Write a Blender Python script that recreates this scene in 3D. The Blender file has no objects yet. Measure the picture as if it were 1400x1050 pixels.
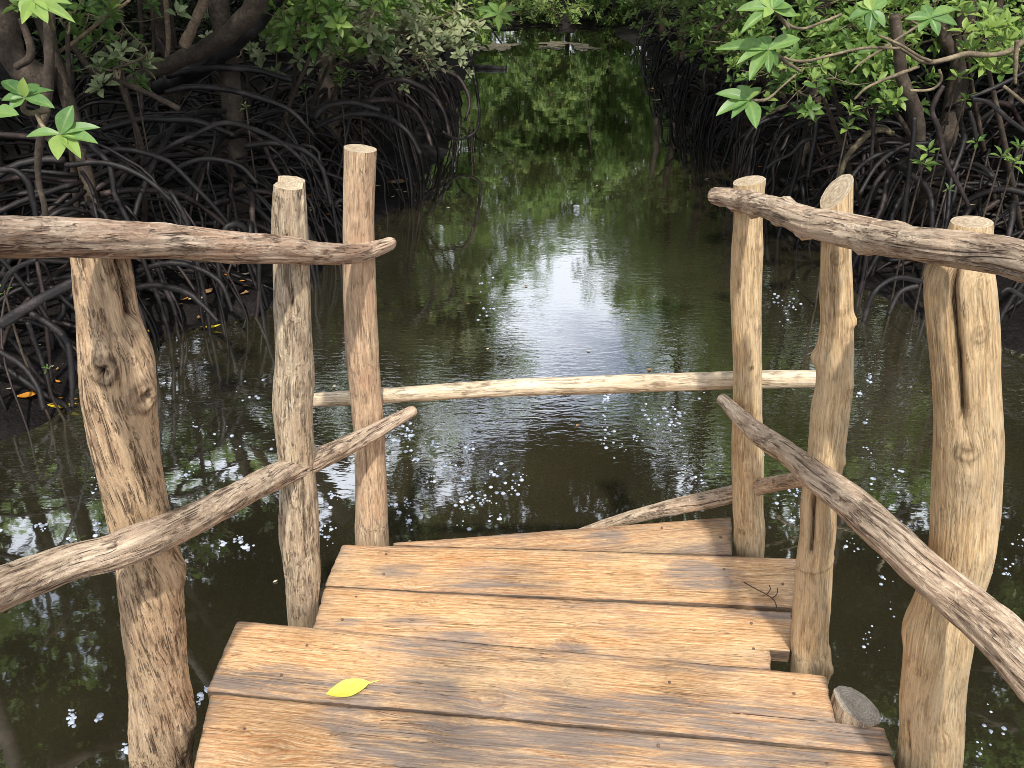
import bpy, math, random
import numpy as np
from mathutils import Vector, Matrix, noise as mnoise

random.seed(7)
RNG = np.random.default_rng(7)
sc = bpy.context.scene
COL = sc.collection

# ------------------------------------------------------------------ camera model
F = 1150.0
PITCH = math.radians(28.1)
CP, SP = math.cos(PITCH), math.sin(PITCH)
CAMZ = 1.5
WATER = -0.70
CAM = Vector((0, 0, CAMZ))

def ray(px, py):
    u = (px - 700.0) / F
    v = (py - 525.0) / F
    return Vector((u, CP - v * SP, -SP - v * CP))

def at_y(px, py, Y):
    d = ray(px, py)
    return CAM + d * (Y / d.y)

def at_z(px, py, z):
    d = ray(px, py)
    return CAM + d * ((z - CAMZ) / d.z)

def scale_at(p):
    """metres per photo pixel at world point p"""
    return ((p.y) * CP - (p.z - CAMZ) * SP) / F

# ------------------------------------------------------------------ object helpers
def tag(o, label=None, cat=None, group=None, kind=None):
    if label: o["label"] = label
    if cat: o["category"] = cat
    if group: o["group"] = group
    if kind: o["kind"] = kind
    return o

def empty(name, loc, label, cat, group=None):
    o = bpy.data.objects.new(name, None)
    o.empty_display_size = 0.1
    o.location = loc
    COL.objects.link(o)
    return tag(o, label, cat, group)

def make_mesh(name, verts, faces, mats, smooth=True, attrs=None, midx=None):
    me = bpy.data.meshes.new(name)
    if isinstance(verts, np.ndarray):
        verts = verts.tolist()
    me.from_pydata(verts, [], faces)
    for m in (mats if isinstance(mats, (list, tuple)) else [mats]):
        me.materials.append(m)
    if smooth:
        me.polygons.foreach_set("use_smooth", [True] * len(me.polygons))
    if midx is not None:
        me.polygons.foreach_set("material_index", midx)
    for k, a in (attrs or {}).items():
        a = np.asarray(a, dtype=np.float32)
        if a.ndim == 2:
            at = me.attributes.new(k, "FLOAT_VECTOR", "POINT")
            at.data.foreach_set("vector", a.ravel())
        else:
            at = me.attributes.new(k, "FLOAT", "POINT")
            at.data.foreach_set("value", a)
    me.update()
    return me

def link(name, me, parent=None, loc=None):
    o = bpy.data.objects.new(name, me)
    COL.objects.link(o)
    if parent is not None:
        o.parent = parent
        # meshes are authored in world space: cancel the chain's offset
        off = Vector((0, 0, 0))
        q = parent
        while q is not None:
            off += q.location
            q = q.parent
        o.location = -off if loc is None else loc
    elif loc is not None:
        o.location = loc
    return o

def local_link(name, me, parent, loc=(0, 0, 0), rot=(0, 0, 0), scale=(1, 1, 1)):
    o = bpy.data.objects.new(name, me)
    COL.objects.link(o)
    o.parent = parent
    o.location = loc
    o.rotation_euler = rot
    o.scale = scale
    return o

# ------------------------------------------------------------------ materials
def mat_base(name):
    m = bpy.data.materials.new(name)
    m.use_nodes = True
    nt = m.node_tree
    nt.nodes.clear()
    return m, nt

class NB:
    """tiny node builder"""
    def __init__(self, nt):
        self.nt = nt
    def n(self, typ, **kw):
        nd = self.nt.nodes.new(typ)
        for k, v in kw.items():
            setattr(nd, k, v)
        return nd
    def l(self, a, b):
        self.nt.links.new(a, b)
    def val(self, sock, v):
        sock.default_value = v
    def attr(self, name):
        nd = self.n("ShaderNodeAttribute", attribute_name=name)
        return nd
    def mapping(self, vec, scale, loc=(0, 0, 0)):
        m = self.n("ShaderNodeMapping")
        self.l(vec, m.inputs["Vector"])
        m.inputs["Scale"].default_value = scale
        m.inputs["Location"].default_value = loc
        return m.outputs[0]
    def noise(self, vec, scale=1.0, detail=4.0, rough=0.55, dist=0.0):
        nd = self.n("ShaderNodeTexNoise")
        self.l(vec, nd.inputs["Vector"])
        nd.inputs["Scale"].default_value = scale
        nd.inputs["Detail"].default_value = detail
        nd.inputs["Roughness"].default_value = rough
        nd.inputs["Distortion"].default_value = dist
        return nd.outputs["Fac"]
    def ramp(self, fac, stops):
        r = self.n("ShaderNodeValToRGB")
        e = r.color_ramp.elements
        while len(e) < len(stops):
            e.new(0.5)
        for i, (p, c) in enumerate(stops):
            e[i].position = p
            e[i].color = c if len(c) == 4 else (*c, 1)
        self.l(fac, r.inputs[0])
        return r.outputs[0]
    def mix(self, fac, a, b, mode="MIX"):
        m = self.n("ShaderNodeMix", data_type="RGBA", blend_type=mode)
        for s, v in ((m.inputs[0], fac), (m.inputs[6], a), (m.inputs[7], b)):
            if isinstance(v, (int, float)):
                s.default_value = v
            elif isinstance(v, (tuple, list)):
                s.default_value = (*v[:3], 1)
            else:
                self.l(v, s)
        return m.outputs[2]
    def math(self, op, a, b=None, c=None, clamp=False):
        m = self.n("ShaderNodeMath", operation=op)
        m.use_clamp = clamp
        for i, v in enumerate((a, b, c)):
            if v is None: continue
            if isinstance(v, (int, float)):
                m.inputs[i].default_value = v
            else:
                self.l(v, m.inputs[i])
        return m.outputs[0]
    def mapr(self, v, a, b, c, d):
        m = self.n("ShaderNodeMapRange")
        self.l(v, m.inputs[0])
        for i, x in enumerate((a, b, c, d)):
            m.inputs[i + 1].default_value = x
        return m.outputs[0]
    def bump(self, h, strength, dist, normal=None):
        b = self.n("ShaderNodeBump")
        self.l(h, b.inputs["Height"])
        b.inputs["Strength"].default_value = strength
        b.inputs["Distance"].default_value = dist
        if normal is not None:
            self.l(normal, b.inputs["Normal"])
        return b.outputs[0]
    def principled(self, col, rough=0.8, normal=None, spec=0.3):
        p = self.n("ShaderNodeBsdfPrincipled")
        if isinstance(col, (tuple, list)):
            p.inputs["Base Color"].default_value = (*col[:3], 1)
        else:
            self.l(col, p.inputs["Base Color"])
        if isinstance(rough, (int, float)):
            p.inputs["Roughness"].default_value = rough
        else:
            self.l(rough, p.inputs["Roughness"])
        p.inputs["Specular IOR Level"].default_value = spec
        if normal is not None:
            self.l(normal, p.inputs["Normal"])
        return p
    def out(self, sh):
        o = self.n("ShaderNodeOutputMaterial")
        self.l(sh, o.inputs["Surface"])

def log_material(name, pale, mid, dark, crackcol, streak=110, crack=0.5, blotch=None, bump=0.6, stretch=0.07, flake=0.4):
    """round timber: fibre streaks, fine fibres, drying cracks, flaking film and blotches in grain coordinates"""
    m, nt = mat_base(name)
    b = NB(nt)
    g = b.attr("grain").outputs["Vector"]
    dk = b.attr("dark").outputs["Fac"]
    s0 = b.noise(b.mapping(g, (streak * 0.4, streak * 0.4, streak * 0.035)), 1.0, 4, 0.6, 0.8)
    s1 = b.noise(b.mapping(g, (streak, streak, streak * stretch)), 1.0, 6, 0.68, 0.9)
    s2 = b.noise(b.mapping(g, (streak * 2.8, streak * 2.8, streak * stretch * 3)), 1.0, 4, 0.7, 0.6)
    bl = b.noise(b.mapping(g, (10, 10, 6)), 1.0, 4, 0.65)
    f0 = b.math("ADD", b.math("MULTIPLY", s0, 0.45), b.math("MULTIPLY", s1, 0.55))
    col = b.ramp(f0, [(0.34, dark), (0.46, mid), (0.57, pale), (0.7, tuple(min(0.85, c * 1.15) for c in pale))])
    col = b.mix(1.0, col, b.mapr(s2, 0.32, 0.66, 0.55, 1.25), "MULTIPLY")
    fl = b.noise(b.mapping(g, (70, 70, 34), (2, 9, 4)), 1.0, 7, 0.75, 1.2)
    col = b.mix(b.mapr(fl, 0.56, 0.64, 0.0, flake), col, tuple(min(0.8, c * 1.2) for c in pale))
    col = b.mix(b.mapr(fl, 0.44, 0.34, 0.0, flake * 1.3), col, dark)
    if blotch:
        f = b.mapr(bl, 0.46, 0.66, 0.0, 0.6)
        col = b.mix(f, col, blotch)
    # short dark drying cracks along the grain
    def cracks(k, along, off, w_, lo, hi, g_sc):
        cn = b.noise(b.mapping(g, (k, k, along), off), 1.0, 3, 0.55, 0.7)
        cr = b.math("ABSOLUTE", b.math("SUBTRACT", cn, 0.5))
        c_ = b.math("SUBTRACT", 1.0, b.mapr(cr, 0.0, w_, 0.0, 1.0))
        ga = b.mapr(b.noise(b.mapping(g, g_sc, (off[1], off[0], 4)), 1.0, 3, 0.6), lo, hi, 0.0, 1.0)
        return b.math("MULTIPLY", c_, ga, clamp=True)
    c1 = cracks(streak * 0.55, streak * 0.035, (3, 7, 1), 0.045, 0.48, 0.60, (26, 26, 11))
    c2 = cracks(streak * 1.1, streak * 0.10, (8, 2, 5), 0.06, 0.50, 0.60, (50, 50, 22))
    crm = b.math("MULTIPLY", b.math("MAXIMUM", c1, b.math("MULTIPLY", c2, 0.8)), crack, clamp=True)
    col = b.mix(crm, col, crackcol)
    dn = b.math("MULTIPLY", dk, b.mapr(s2, 0.35, 0.6, 1.25, 0.7), clamp=True)
    col = b.mix(dn, col, tuple(c * 0.55 for c in crackcol))
    h = b.math("ADD", b.math("MULTIPLY", f0, 1.0), b.math("MULTIPLY", s2, 0.35))
    h = b.math("ADD", h, b.math("MULTIPLY", fl, flake * 1.6))
    h = b.math("SUBTRACT", h, b.math("MULTIPLY", crm, 1.0))
    nrm = b.bump(h, bump, 0.005)
    b.out(b.principled(col, b.mapr(s1, 0.3, 0.7, 0.65, 0.88), nrm, 0.15).outputs[0])
    return m

M = {}
M["post_brown"] = log_material("post_brown", (0.58, 0.42, 0.265), (0.46, 0.31, 0.19), (0.28, 0.175, 0.108), (0.06, 0.033, 0.02), 95, 0.85, (0.55, 0.395, 0.235), 1.0, 0.09, 0.3)
M["post_grey"] = log_material("post_grey", (0.60, 0.49, 0.345), (0.46, 0.355, 0.245), (0.27, 0.195, 0.14), (0.07, 0.045, 0.03), 110, 0.8, (0.46, 0.335, 0.21), 1.0, 0.07, 0.6)
M["post_rosy"] = log_material("post_rosy", (0.60, 0.45, 0.29), (0.50, 0.345, 0.22), (0.34, 0.21, 0.14), (0.05, 0.03, 0.02), 110, 0.5, (0.44, 0.27, 0.175), 0.8, 0.07, 0.4)
M["post_tan"] = log_material("post_tan", (0.62, 0.465, 0.275), (0.52, 0.36, 0.195), (0.33, 0.21, 0.11), (0.06, 0.034, 0.016), 120, 0.45, (0.52, 0.40, 0.255), 0.6, 0.05, 0.2)
M["rail_bark"] = log_material("rail_bark", (0.66, 0.525, 0.385), (0.46, 0.335, 0.23), (0.24, 0.16, 0.12), (0.055, 0.03, 0.024), 85, 0.85, (0.50, 0.385, 0.285), 1.0, 0.09, 0.75)
M["rail_red"] = log_material("rail_red", (0.64, 0.51, 0.385), (0.44, 0.31, 0.22), (0.22, 0.125, 0.08), (0.055, 0.028, 0.02), 85, 0.85, (0.42, 0.26, 0.17), 1.0, 0.07, 0.6)
M["pole_pale"] = log_material("pole_pale", (0.68, 0.58, 0.43), (0.56, 0.45, 0.31), (0.28, 0.19, 0.12), (0.07, 0.04, 0.02), 110, 0.7, (0.55, 0.43, 0.29), 0.6, 0.06, 0.4)
M["joist"] = log_material("joist", (0.2, 0.15, 0.09), (0.13, 0.09, 0.055), (0.05, 0.035, 0.02), (0.02, 0.012, 0.008), 90, 0.6, None, 0.7)

def end_material(name, pale, dark):
    m, nt = mat_base(name)
    b = NB(nt)
    g = b.attr("grain").outputs["Vector"]
    n1 = b.noise(b.mapping(g, (120, 120, 120)), 1.0, 4, 0.7)
    sep = b.n("ShaderNodeSeparateXYZ"); b.l(g, sep.inputs[0])
    r = b.math("SQRT", b.math("ADD", b.math("POWER", sep.outputs[0], 2), b.math("POWER", sep.outputs[1], 2)))
    rings = b.math("SINE", b.math("ADD", b.math("MULTIPLY", r, 1000.0), b.math("MULTIPLY", n1, 5.0)))
    n2 = b.noise(b.mapping(g, (28, 28, 28), (4, 4, 4)), 1.0, 3, 0.6)
    n1 = b.math("ADD", b.math("MULTIPLY", n1, 0.6), b.math("MULTIPLY", n2, 0.4))
    col = b.ramp(n1, [(0.38, dark), (0.6, pale)])
    col = b.mix(b.mapr(rings, 0.0, 1.0, 0.0, 0.55), col, dark)
    b.out(b.principled(col, 0.85, b.bump(n1, 0.5, 0.003), 0.2).outputs[0])
    return m
M["end_pale"] = end_material("end_pale", (0.50, 0.42, 0.30), (0.24, 0.175, 0.11))
M["end_grey"] = end_material("end_grey", (0.46, 0.405, 0.33), (0.19, 0.16, 0.125))

def plank_material():
    m, nt = mat_base("plank_pine")
    b = NB(nt)
    g = b.attr("grain").outputs["Vector"]
    gray = b.attr("weather_shade").outputs["Fac"]
    knot = b.attr("knot").outputs["Fac"]
    edge_dark = b.attr("dark").outputs["Fac"]
    tone = b.attr("tone").outputs["Fac"]
    # annual-ring bands running along the board
    warp = b.noise(b.mapping(g, (3.0, 10, 10)), 1.0, 3, 0.5)
    sep = b.n("ShaderNodeSeparateXYZ"); b.l(g, sep.inputs[0])
    yy = b.math("ADD", b.math("MULTIPLY", sep.outputs[1], 85.0), b.math("MULTIPLY", warp, 8.0))
    band = b.math("FRACT", yy)
    bandm = b.math("POWER", band, 2.2)
    streak = b.noise(b.mapping(g, (9, 210, 60)), 1.0, 7, 0.7, 0.4)
    fine = b.noise(b.mapping(g, (40, 420, 200)), 1.0, 5, 0.7)
    col = b.ramp(streak, [(0.32, (0.24, 0.125, 0.06)), (0.44, (0.52, 0.30, 0.14)), (0.57, (0.72, 0.475, 0.255)), (0.70, (0.80, 0.60, 0.38))])
    bs = b.noise(b.mapping(g, (1.5, 9, 9), (5, 3, 1)), 1.0, 2)
    bandf = b.math("MULTIPLY", bandm, b.mapr(bs, 0.35, 0.65, 0.15, 0.8))
    col = b.mix(bandf, col, (0.50, 0.20, 0.07))
    big = b.noise(b.mapping(g, (2.2, 7, 7), (1, 8, 2)), 1.0, 3, 0.6)
    col = b.mix(b.mapr(big, 0.5, 0.7, 0.0, 0.5), col, (0.68, 0.51, 0.31))
    col = b.mix(1.0, col, b.mapr(fine, 0.32, 0.68, 0.5, 1.28), "MULTIPLY")
    # grey weathered film, plus patches of shade painted into the colour
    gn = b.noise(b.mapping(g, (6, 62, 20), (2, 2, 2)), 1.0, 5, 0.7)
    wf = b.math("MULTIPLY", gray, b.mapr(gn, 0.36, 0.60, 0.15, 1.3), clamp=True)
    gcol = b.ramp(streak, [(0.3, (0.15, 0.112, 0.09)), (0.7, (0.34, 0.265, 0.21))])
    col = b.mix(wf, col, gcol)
    # mottled dirt
    sp = b.noise(b.mapping(g, (45, 80, 60)), 1.0, 4, 0.7)
    col = b.mix(b.mapr(sp, 0.58, 0.72, 0.0, 0.6), col, (0.15, 0.085, 0.045))
    col = b.mix(b.mapr(knot, 0.1, 1.0, 0.0, 0.85), col, (0.14, 0.065, 0.03))
    # thin checks
    cn = b.noise(b.mapping(g, (4, 130, 30), (7, 1, 1)), 1.0, 3, 0.5, 0.5)
    cr = b.math("SUBTRACT", 1.0, b.mapr(b.math("ABSOLUTE", b.math("SUBTRACT", cn, 0.5)), 0.0, 0.012, 0.0, 1.0))
    gate = b.mapr(b.noise(b.mapping(g, (3, 16, 9), (4, 4, 1)), 1.0, 2), 0.52, 0.6, 0.0, 0.8)
    crm = b.math("MULTIPLY", cr, gate, clamp=True)
    col = b.mix(crm, col, (0.06, 0.03, 0.015))
    col = b.mix(edge_dark, col, (0.05, 0.033, 0.022))  # darker along the board edges and down their sides
    col = b.mix(1.0, col, tone, "MULTIPLY")
    h = b.math("ADD", b.math("MULTIPLY", streak, 0.6), b.math("MULTIPLY", fine, 0.25))
    h = b.math("SUBTRACT", h, b.math("MULTIPLY", crm, 0.8))
    h = b.math("SUBTRACT", h, b.math("MULTIPLY", bandm, 0.12))
    nrm = b.bump(h, 0.7, 0.004)
    b.out(b.principled(col, b.mapr(streak, 0.3, 0.7, 0.6, 0.85), nrm, 0.2).outputs[0])
    return m
M["plank"] = plank_material()

def simple_mat(name, c1, c2, scale=20, rough=0.7, bump=0.3, spec=0.3, dist=0.004):
    m, nt = mat_base(name)
    b = NB(nt)
    tc = b.n("ShaderNodeTexCoord").outputs["Object"]
    n1 = b.noise(tc, scale, 4, 0.6)
    col = b.ramp(n1, [(0.35, c1), (0.65, c2)])
    b.out(b.principled(col, rough, b.bump(n1, bump, dist), spec).outputs[0])
    return m
M["nail"] = simple_mat("nail_rust", (0.08, 0.05, 0.035), (0.18, 0.12, 0.08), 300, 0.6, 0.2, 0.5)
M["twig"] = simple_mat("twig_dry", (0.05, 0.03, 0.02), (0.10, 0.065, 0.045), 100)

def root_material(name, c1, c2, c3, rough):
    m, nt = mat_base(name)
    b = NB(nt)
    tc = b.n("ShaderNodeTexCoord").outputs["Object"]
    n1 = b.noise(tc, 9, 4, 0.65)
    n2 = b.noise(tc, 70, 3, 0.6)
    col = b.ramp(n1, [(0.35, c1), (0.55, c2), (0.72, c3)])
    col = b.mix(1.0, col, b.mapr(n2, 0.3, 0.7, 0.6, 1.3), "MULTIPLY")
    b.out(b.principled(col, rough, b.bump(n2, 0.5, 0.006), 0.35).outputs[0])
    return m
M["root"] = root_material("root_wet", (0.0045, 0.0036, 0.0036), (0.0105, 0.0082, 0.0082), (0.05, 0.04, 0.039), 0.55)
M["root_red"] = root_material("root_russet", (0.011, 0.007, 0.0065), (0.028, 0.018, 0.016), (0.085, 0.06, 0.052), 0.55)
M["bark"] = root_material("bark_dark", (0.03, 0.022, 0.016), (0.065, 0.048, 0.034), (0.13, 0.10, 0.07), 0.8)
M["bark_pale"] = root_material("bark_pale", (0.14, 0.10, 0.065), (0.26, 0.19, 0.125), (0.38, 0.28, 0.19), 0.8)
M["bark_twig"] = root_material("bark_twig", (0.10, 0.08, 0.05), (0.20, 0.16, 0.10), (0.32, 0.26, 0.17), 0.75)

def leaf_material(name, dark, mid, light, trans=0.3, rough=0.38, vein=True):
    m, nt = mat_base(name)
    b = NB(nt)
    tone = b.attr("tone").outputs["Fac"]
    lat = b.attr("lat").outputs["Fac"]
    tc = b.n("ShaderNodeTexCoord").outputs["Object"]
    n1 = b.noise(tc, 40, 3, 0.6)
    f = b.math("ADD", tone, b.mapr(n1, 0.3, 0.7, -0.12, 0.12), clamp=True)
    col = b.ramp(f, [(0.05, dark), (0.5, mid), (0.95, light)])
    sp_ = b.noise(tc, 95, 3, 0.7)
    col = b.mix(b.mapr(sp_, 0.60, 0.70, 0.0, 0.55), col, (light[0] * 1.1, light[1] * 0.75, light[2] * 0.6))
    if vein:
        col = b.mix(b.mapr(lat, 0.0, 0.12, 0.45, 0.0), col, light)
    p = b.principled(col, rough, None, 0.32)
    t = b.n("ShaderNodeBsdfTranslucent")
    tcol = b.mix(0.45, col, tuple(min(1, c * 1.7) for c in light))
    b.l(tcol, t.inputs[0])
    mx = b.n("ShaderNodeMixShader")
    mx.inputs[0].default_value = trans
    b.l(p.outputs[0], mx.inputs[1]); b.l(t.outputs[0], mx.inputs[2])
    b.out(mx.outputs[0])
    return m
M["leaf"] = leaf_material("mangrove_leaf", (0.025, 0.065, 0.016), (0.095, 0.185, 0.042), (0.25, 0.36, 0.085), 0.32, 0.45)
M["leaf_far"] = leaf_material("mangrove_leaf_far", (0.05, 0.11, 0.03), (0.155, 0.265, 0.075), (0.31, 0.40, 0.13), 0.42, 0.5, False)
M["leaf_shade"] = leaf_material("mangrove_leaf_shade", (0.008, 0.013, 0.007), (0.018, 0.026, 0.012), (0.045, 0.055, 0.024), 0.06, 0.6, False)  # shade painted into the leaf colour for boughs and dark understory
M["leaf_dry"] = leaf_material("mangrove_leaf_dusty", (0.08, 0.115, 0.05), (0.21, 0.26, 0.125), (0.38, 0.41, 0.23), 0.25, 0.5)
M["leaf_near"] = leaf_material("mangrove_leaf_fresh", (0.05, 0.125, 0.04), (0.145, 0.275, 0.085), (0.30, 0.42, 0.11), 0.32, 0.38)
M["leaf_yellow"] = leaf_material("fallen_yellow", (0.55, 0.36, 0.02), (0.72, 0.52, 0.03), (0.8, 0.66, 0.08), 0.15, 0.5)
M["leaf_lime"] = leaf_material("fallen_lime", (0.50, 0.48, 0.03), (0.70, 0.66, 0.08), (0.78, 0.74, 0.22), 0.15, 0.5)
M["leaf_orange"] = leaf_material("fallen_orange", (0.42, 0.14, 0.02), (0.62, 0.25, 0.03), (0.75, 0.40, 0.08), 0.15, 0.6)
M["leaf_brown"] = leaf_material("fallen_brown", (0.14, 0.07, 0.03), (0.30, 0.17, 0.08), (0.46, 0.32, 0.18), 0.1, 0.7)
M["leaf_pale"] = leaf_material("fallen_pale", (0.35, 0.28, 0.18), (0.52, 0.45, 0.32), (0.7, 0.65, 0.5), 0.1, 0.7)

def mud_material():
    m, nt = mat_base("mud")
    b = NB(nt)
    tc = b.n("ShaderNodeTexCoord").outputs["Object"]
    n1 = b.noise(tc, 1.7, 5, 0.65)
    n2 = b.noise(tc, 24, 5, 0.7)
    col = b.ramp(n1, [(0.3, (0.006, 0.005, 0.005)), (0.55, (0.015, 0.013, 0.0125)), (0.75, (0.040, 0.034, 0.033))])
    col = b.mix(1.0, col, b.mapr(n2, 0.3, 0.7, 0.55, 1.4), "MULTIPLY")
    lit = b.noise(tc, 60, 2)
    col = b.mix(b.mapr(lit, 0.66, 0.74, 0.0, 0.5), col, (0.13, 0.10, 0.075))
    nrm = b.bump(b.math("ADD", n2, b.math("MULTIPLY", n1, 0.6)), 0.9, 0.05)
    b.out(b.principled(col, b.mapr(n1, 0.4, 0.7, 0.65, 0.9), nrm, 0.12).outputs[0])
    return m
M["mud"] = mud_material()

def water_material():
    m, nt = mat_base("creek_water")
    b = NB(nt)
    tc = b.n("ShaderNodeTexCoord").outputs["Object"]
    murk = b.noise(tc, 0.55, 3, 0.5)
    body = b.ramp(murk, [(0.3, (0.018, 0.0165, 0.009)), (0.7, (0.045, 0.039, 0.0195))])
    # gentle swell, breeze ripples (patchy), tiny dimples
    swell = b.noise(b.mapping(tc, (1.6, 2.6, 1)), 1.0, 2, 0.5)
    rip = b.noise(b.mapping(tc, (12, 34, 1)), 1.0, 2, 0.5, 0.4)
    sepw = b.n("ShaderNodeSeparateXYZ"); b.l(tc, sepw.inputs[0])
    band = b.math("MULTIPLY", b.mapr(sepw.outputs[1], 2.9, 3.8, 0.0, 1.0), b.mapr(sepw.outputs[1], 7.5, 5.5, 0.0, 1.0))
    patch = b.math("ADD", 0.022, b.math("MULTIPLY", b.mapr(b.noise(tc, 0.9, 2), 0.40, 0.56, 0.2, 1.15), band))
    fine = b.noise(b.mapping(tc, (26, 34, 1)), 1.0, 1.5, 0.5)
    h = b.math("ADD", b.math("MULTIPLY", swell, 0.15), b.math("MULTIPLY", b.math("MULTIPLY", rip, patch), 0.15))
    h = b.math("ADD", h, b.math("MULTIPLY", fine, 0.007))
    nrm = b.bump(h, 0.22, 0.05)
    d = b.n("ShaderNodeBsdfDiffuse")
    b.l(body, d.inputs[0])
    gl = b.n("ShaderNodeBsdfGlossy")
    gl.inputs["Roughness"].default_value = 0.026
    gl.inputs["Color"].default_value = (0.95, 0.97, 1.0, 1)
    b.l(nrm, gl.inputs["Normal"])
    lw = b.n("ShaderNodeFresnel"); lw.inputs[0].default_value = 1.9
    b.l(nrm, lw.inputs["Normal"])
    fac = b.mapr(lw.outputs[0], 0.0, 0.6, 0.34, 0.95)
    mx = b.n("ShaderNodeMixShader")
    b.l(fac, mx.inputs[0]); b.l(d.outputs[0], mx.inputs[1]); b.l(gl.outputs[0], mx.inputs[2])
    b.out(mx.outputs[0])
    return m
M["water"] = water_material()
M["scum"] = simple_mat("leaf_mat_scum", (0.04, 0.036, 0.024), (0.17, 0.15, 0.105), 14, 0.8, 0.6)

# ------------------------------------------------------------------ curves and tubes
def catmull(pts, n):
    """pts: array (k,d); returns n samples, uniform in chord length"""
    P = np.asarray(pts, float)
    if len(P) == 2:
        t = np.linspace(0, 1, n)[:, None]
        return P[0] * (1 - t) + P[1] * t
    ext = np.vstack([2 * P[0] - P[1], P, 2 * P[-1] - P[-2]])
    seg = np.linalg.norm(np.diff(P[:, :3], axis=0), axis=1)
    cum = np.concatenate([[0], np.cumsum(seg)])
    out = []
    for s in np.linspace(0, cum[-1], n):
        i = min(max(np.searchsorted(cum, s, side="right") - 1, 0), len(P) - 2)
        t = (s - cum[i]) / max(seg[i], 1e-9)
        p0, p1, p2, p3 = ext[i], ext[i + 1], ext[i + 2], ext[i + 3]
        out.append(0.5 * ((2 * p1) + (-p0 + p2) * t + (2 * p0 - 5 * p1 + 4 * p2 - p3) * t * t + (-p0 + 3 * p1 - 3 * p2 + p3) * t ** 3))
    return np.array(out)

def frames(C):
    T = np.gradient(C, axis=0)
    T /= np.linalg.norm(T, axis=1)[:, None] + 1e-12
    a = np.array([0, -1.0, 0]) if abs(T[0][1]) < 0.8 else np.array([1.0, 0, 0])
    N = np.zeros_like(C)
    n0 = a - T[0] * a.dot(T[0]); n0 /= np.linalg.norm(n0)
    N[0] = n0
    for i in range(1, len(C)):
        v = N[i - 1] - T[i] * N[i - 1].dot(T[i])
        N[i] = v / (np.linalg.norm(v) + 1e-12)
    B = np.cross(T, N)
    return T, N, B

def tube_arrays(pts, radii, nring, nseg, wob=0.0, seed=0, cap=True):
    P = np.hstack([np.asarray(pts, float), np.asarray(radii, float)[:, None]])
    S = catmull(P, nring)
    C, R = S[:, :3], np.maximum(S[:, 3], 0.0008)
    T, N, B = frames(C)
    th = np.linspace(0, 2 * np.pi, nseg, endpoint=False)
    RR = R[:, None] * np.ones((1, nseg))
    if wob > 0:
        r = np.random.default_rng(seed)
        ph = r.uniform(0, 6.28, 4)
        k = np.linspace(0, 1, nring)[:, None]
        ln = np.sum(np.linalg.norm(np.diff(C, axis=0), axis=1))
        RR = RR * (1 + wob * np.sin(k * ln * 23 + ph[0] + 2 * np.sin(th + ph[1])) + wob * 0.6 * np.sin(k * ln * 61 + ph[2] + th))
    V = C[:, None, :] + RR[..., None] * (np.cos(th)[None, :, None] * N[:, None, :] + np.sin(th)[None, :, None] * B[:, None, :])
    V = V.reshape(-1, 3)
    fs = []
    for i in range(nring - 1):
        for j in range(nseg):
            k2 = (j + 1) % nseg
            fs.append((i * nseg + j, i * nseg + k2, (i + 1) * nseg + k2, (i + 1) * nseg + j))
    if cap:
        fs.append(tuple(range(nseg))[::-1])
        fs.append(tuple(range((nring - 1) * nseg, nring * nseg)))
    return V, fs

def tube(name, pts, radii, mat, parent, nring=14, nseg=7, wob=0.08, seed=0):
    V, fs = tube_arrays(pts, radii, nring, nseg, wob, seed)
    return link(name, make_mesh(name, V, fs, mat), parent)

def merge(parts):
    Vs, Fs, off = [], [], 0
    for V, f in parts:
        Vs.append(V)
        Fs += [tuple(i + off for i in q) for q in f]
        off += len(V)
    return np.vstack(Vs), Fs

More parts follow.
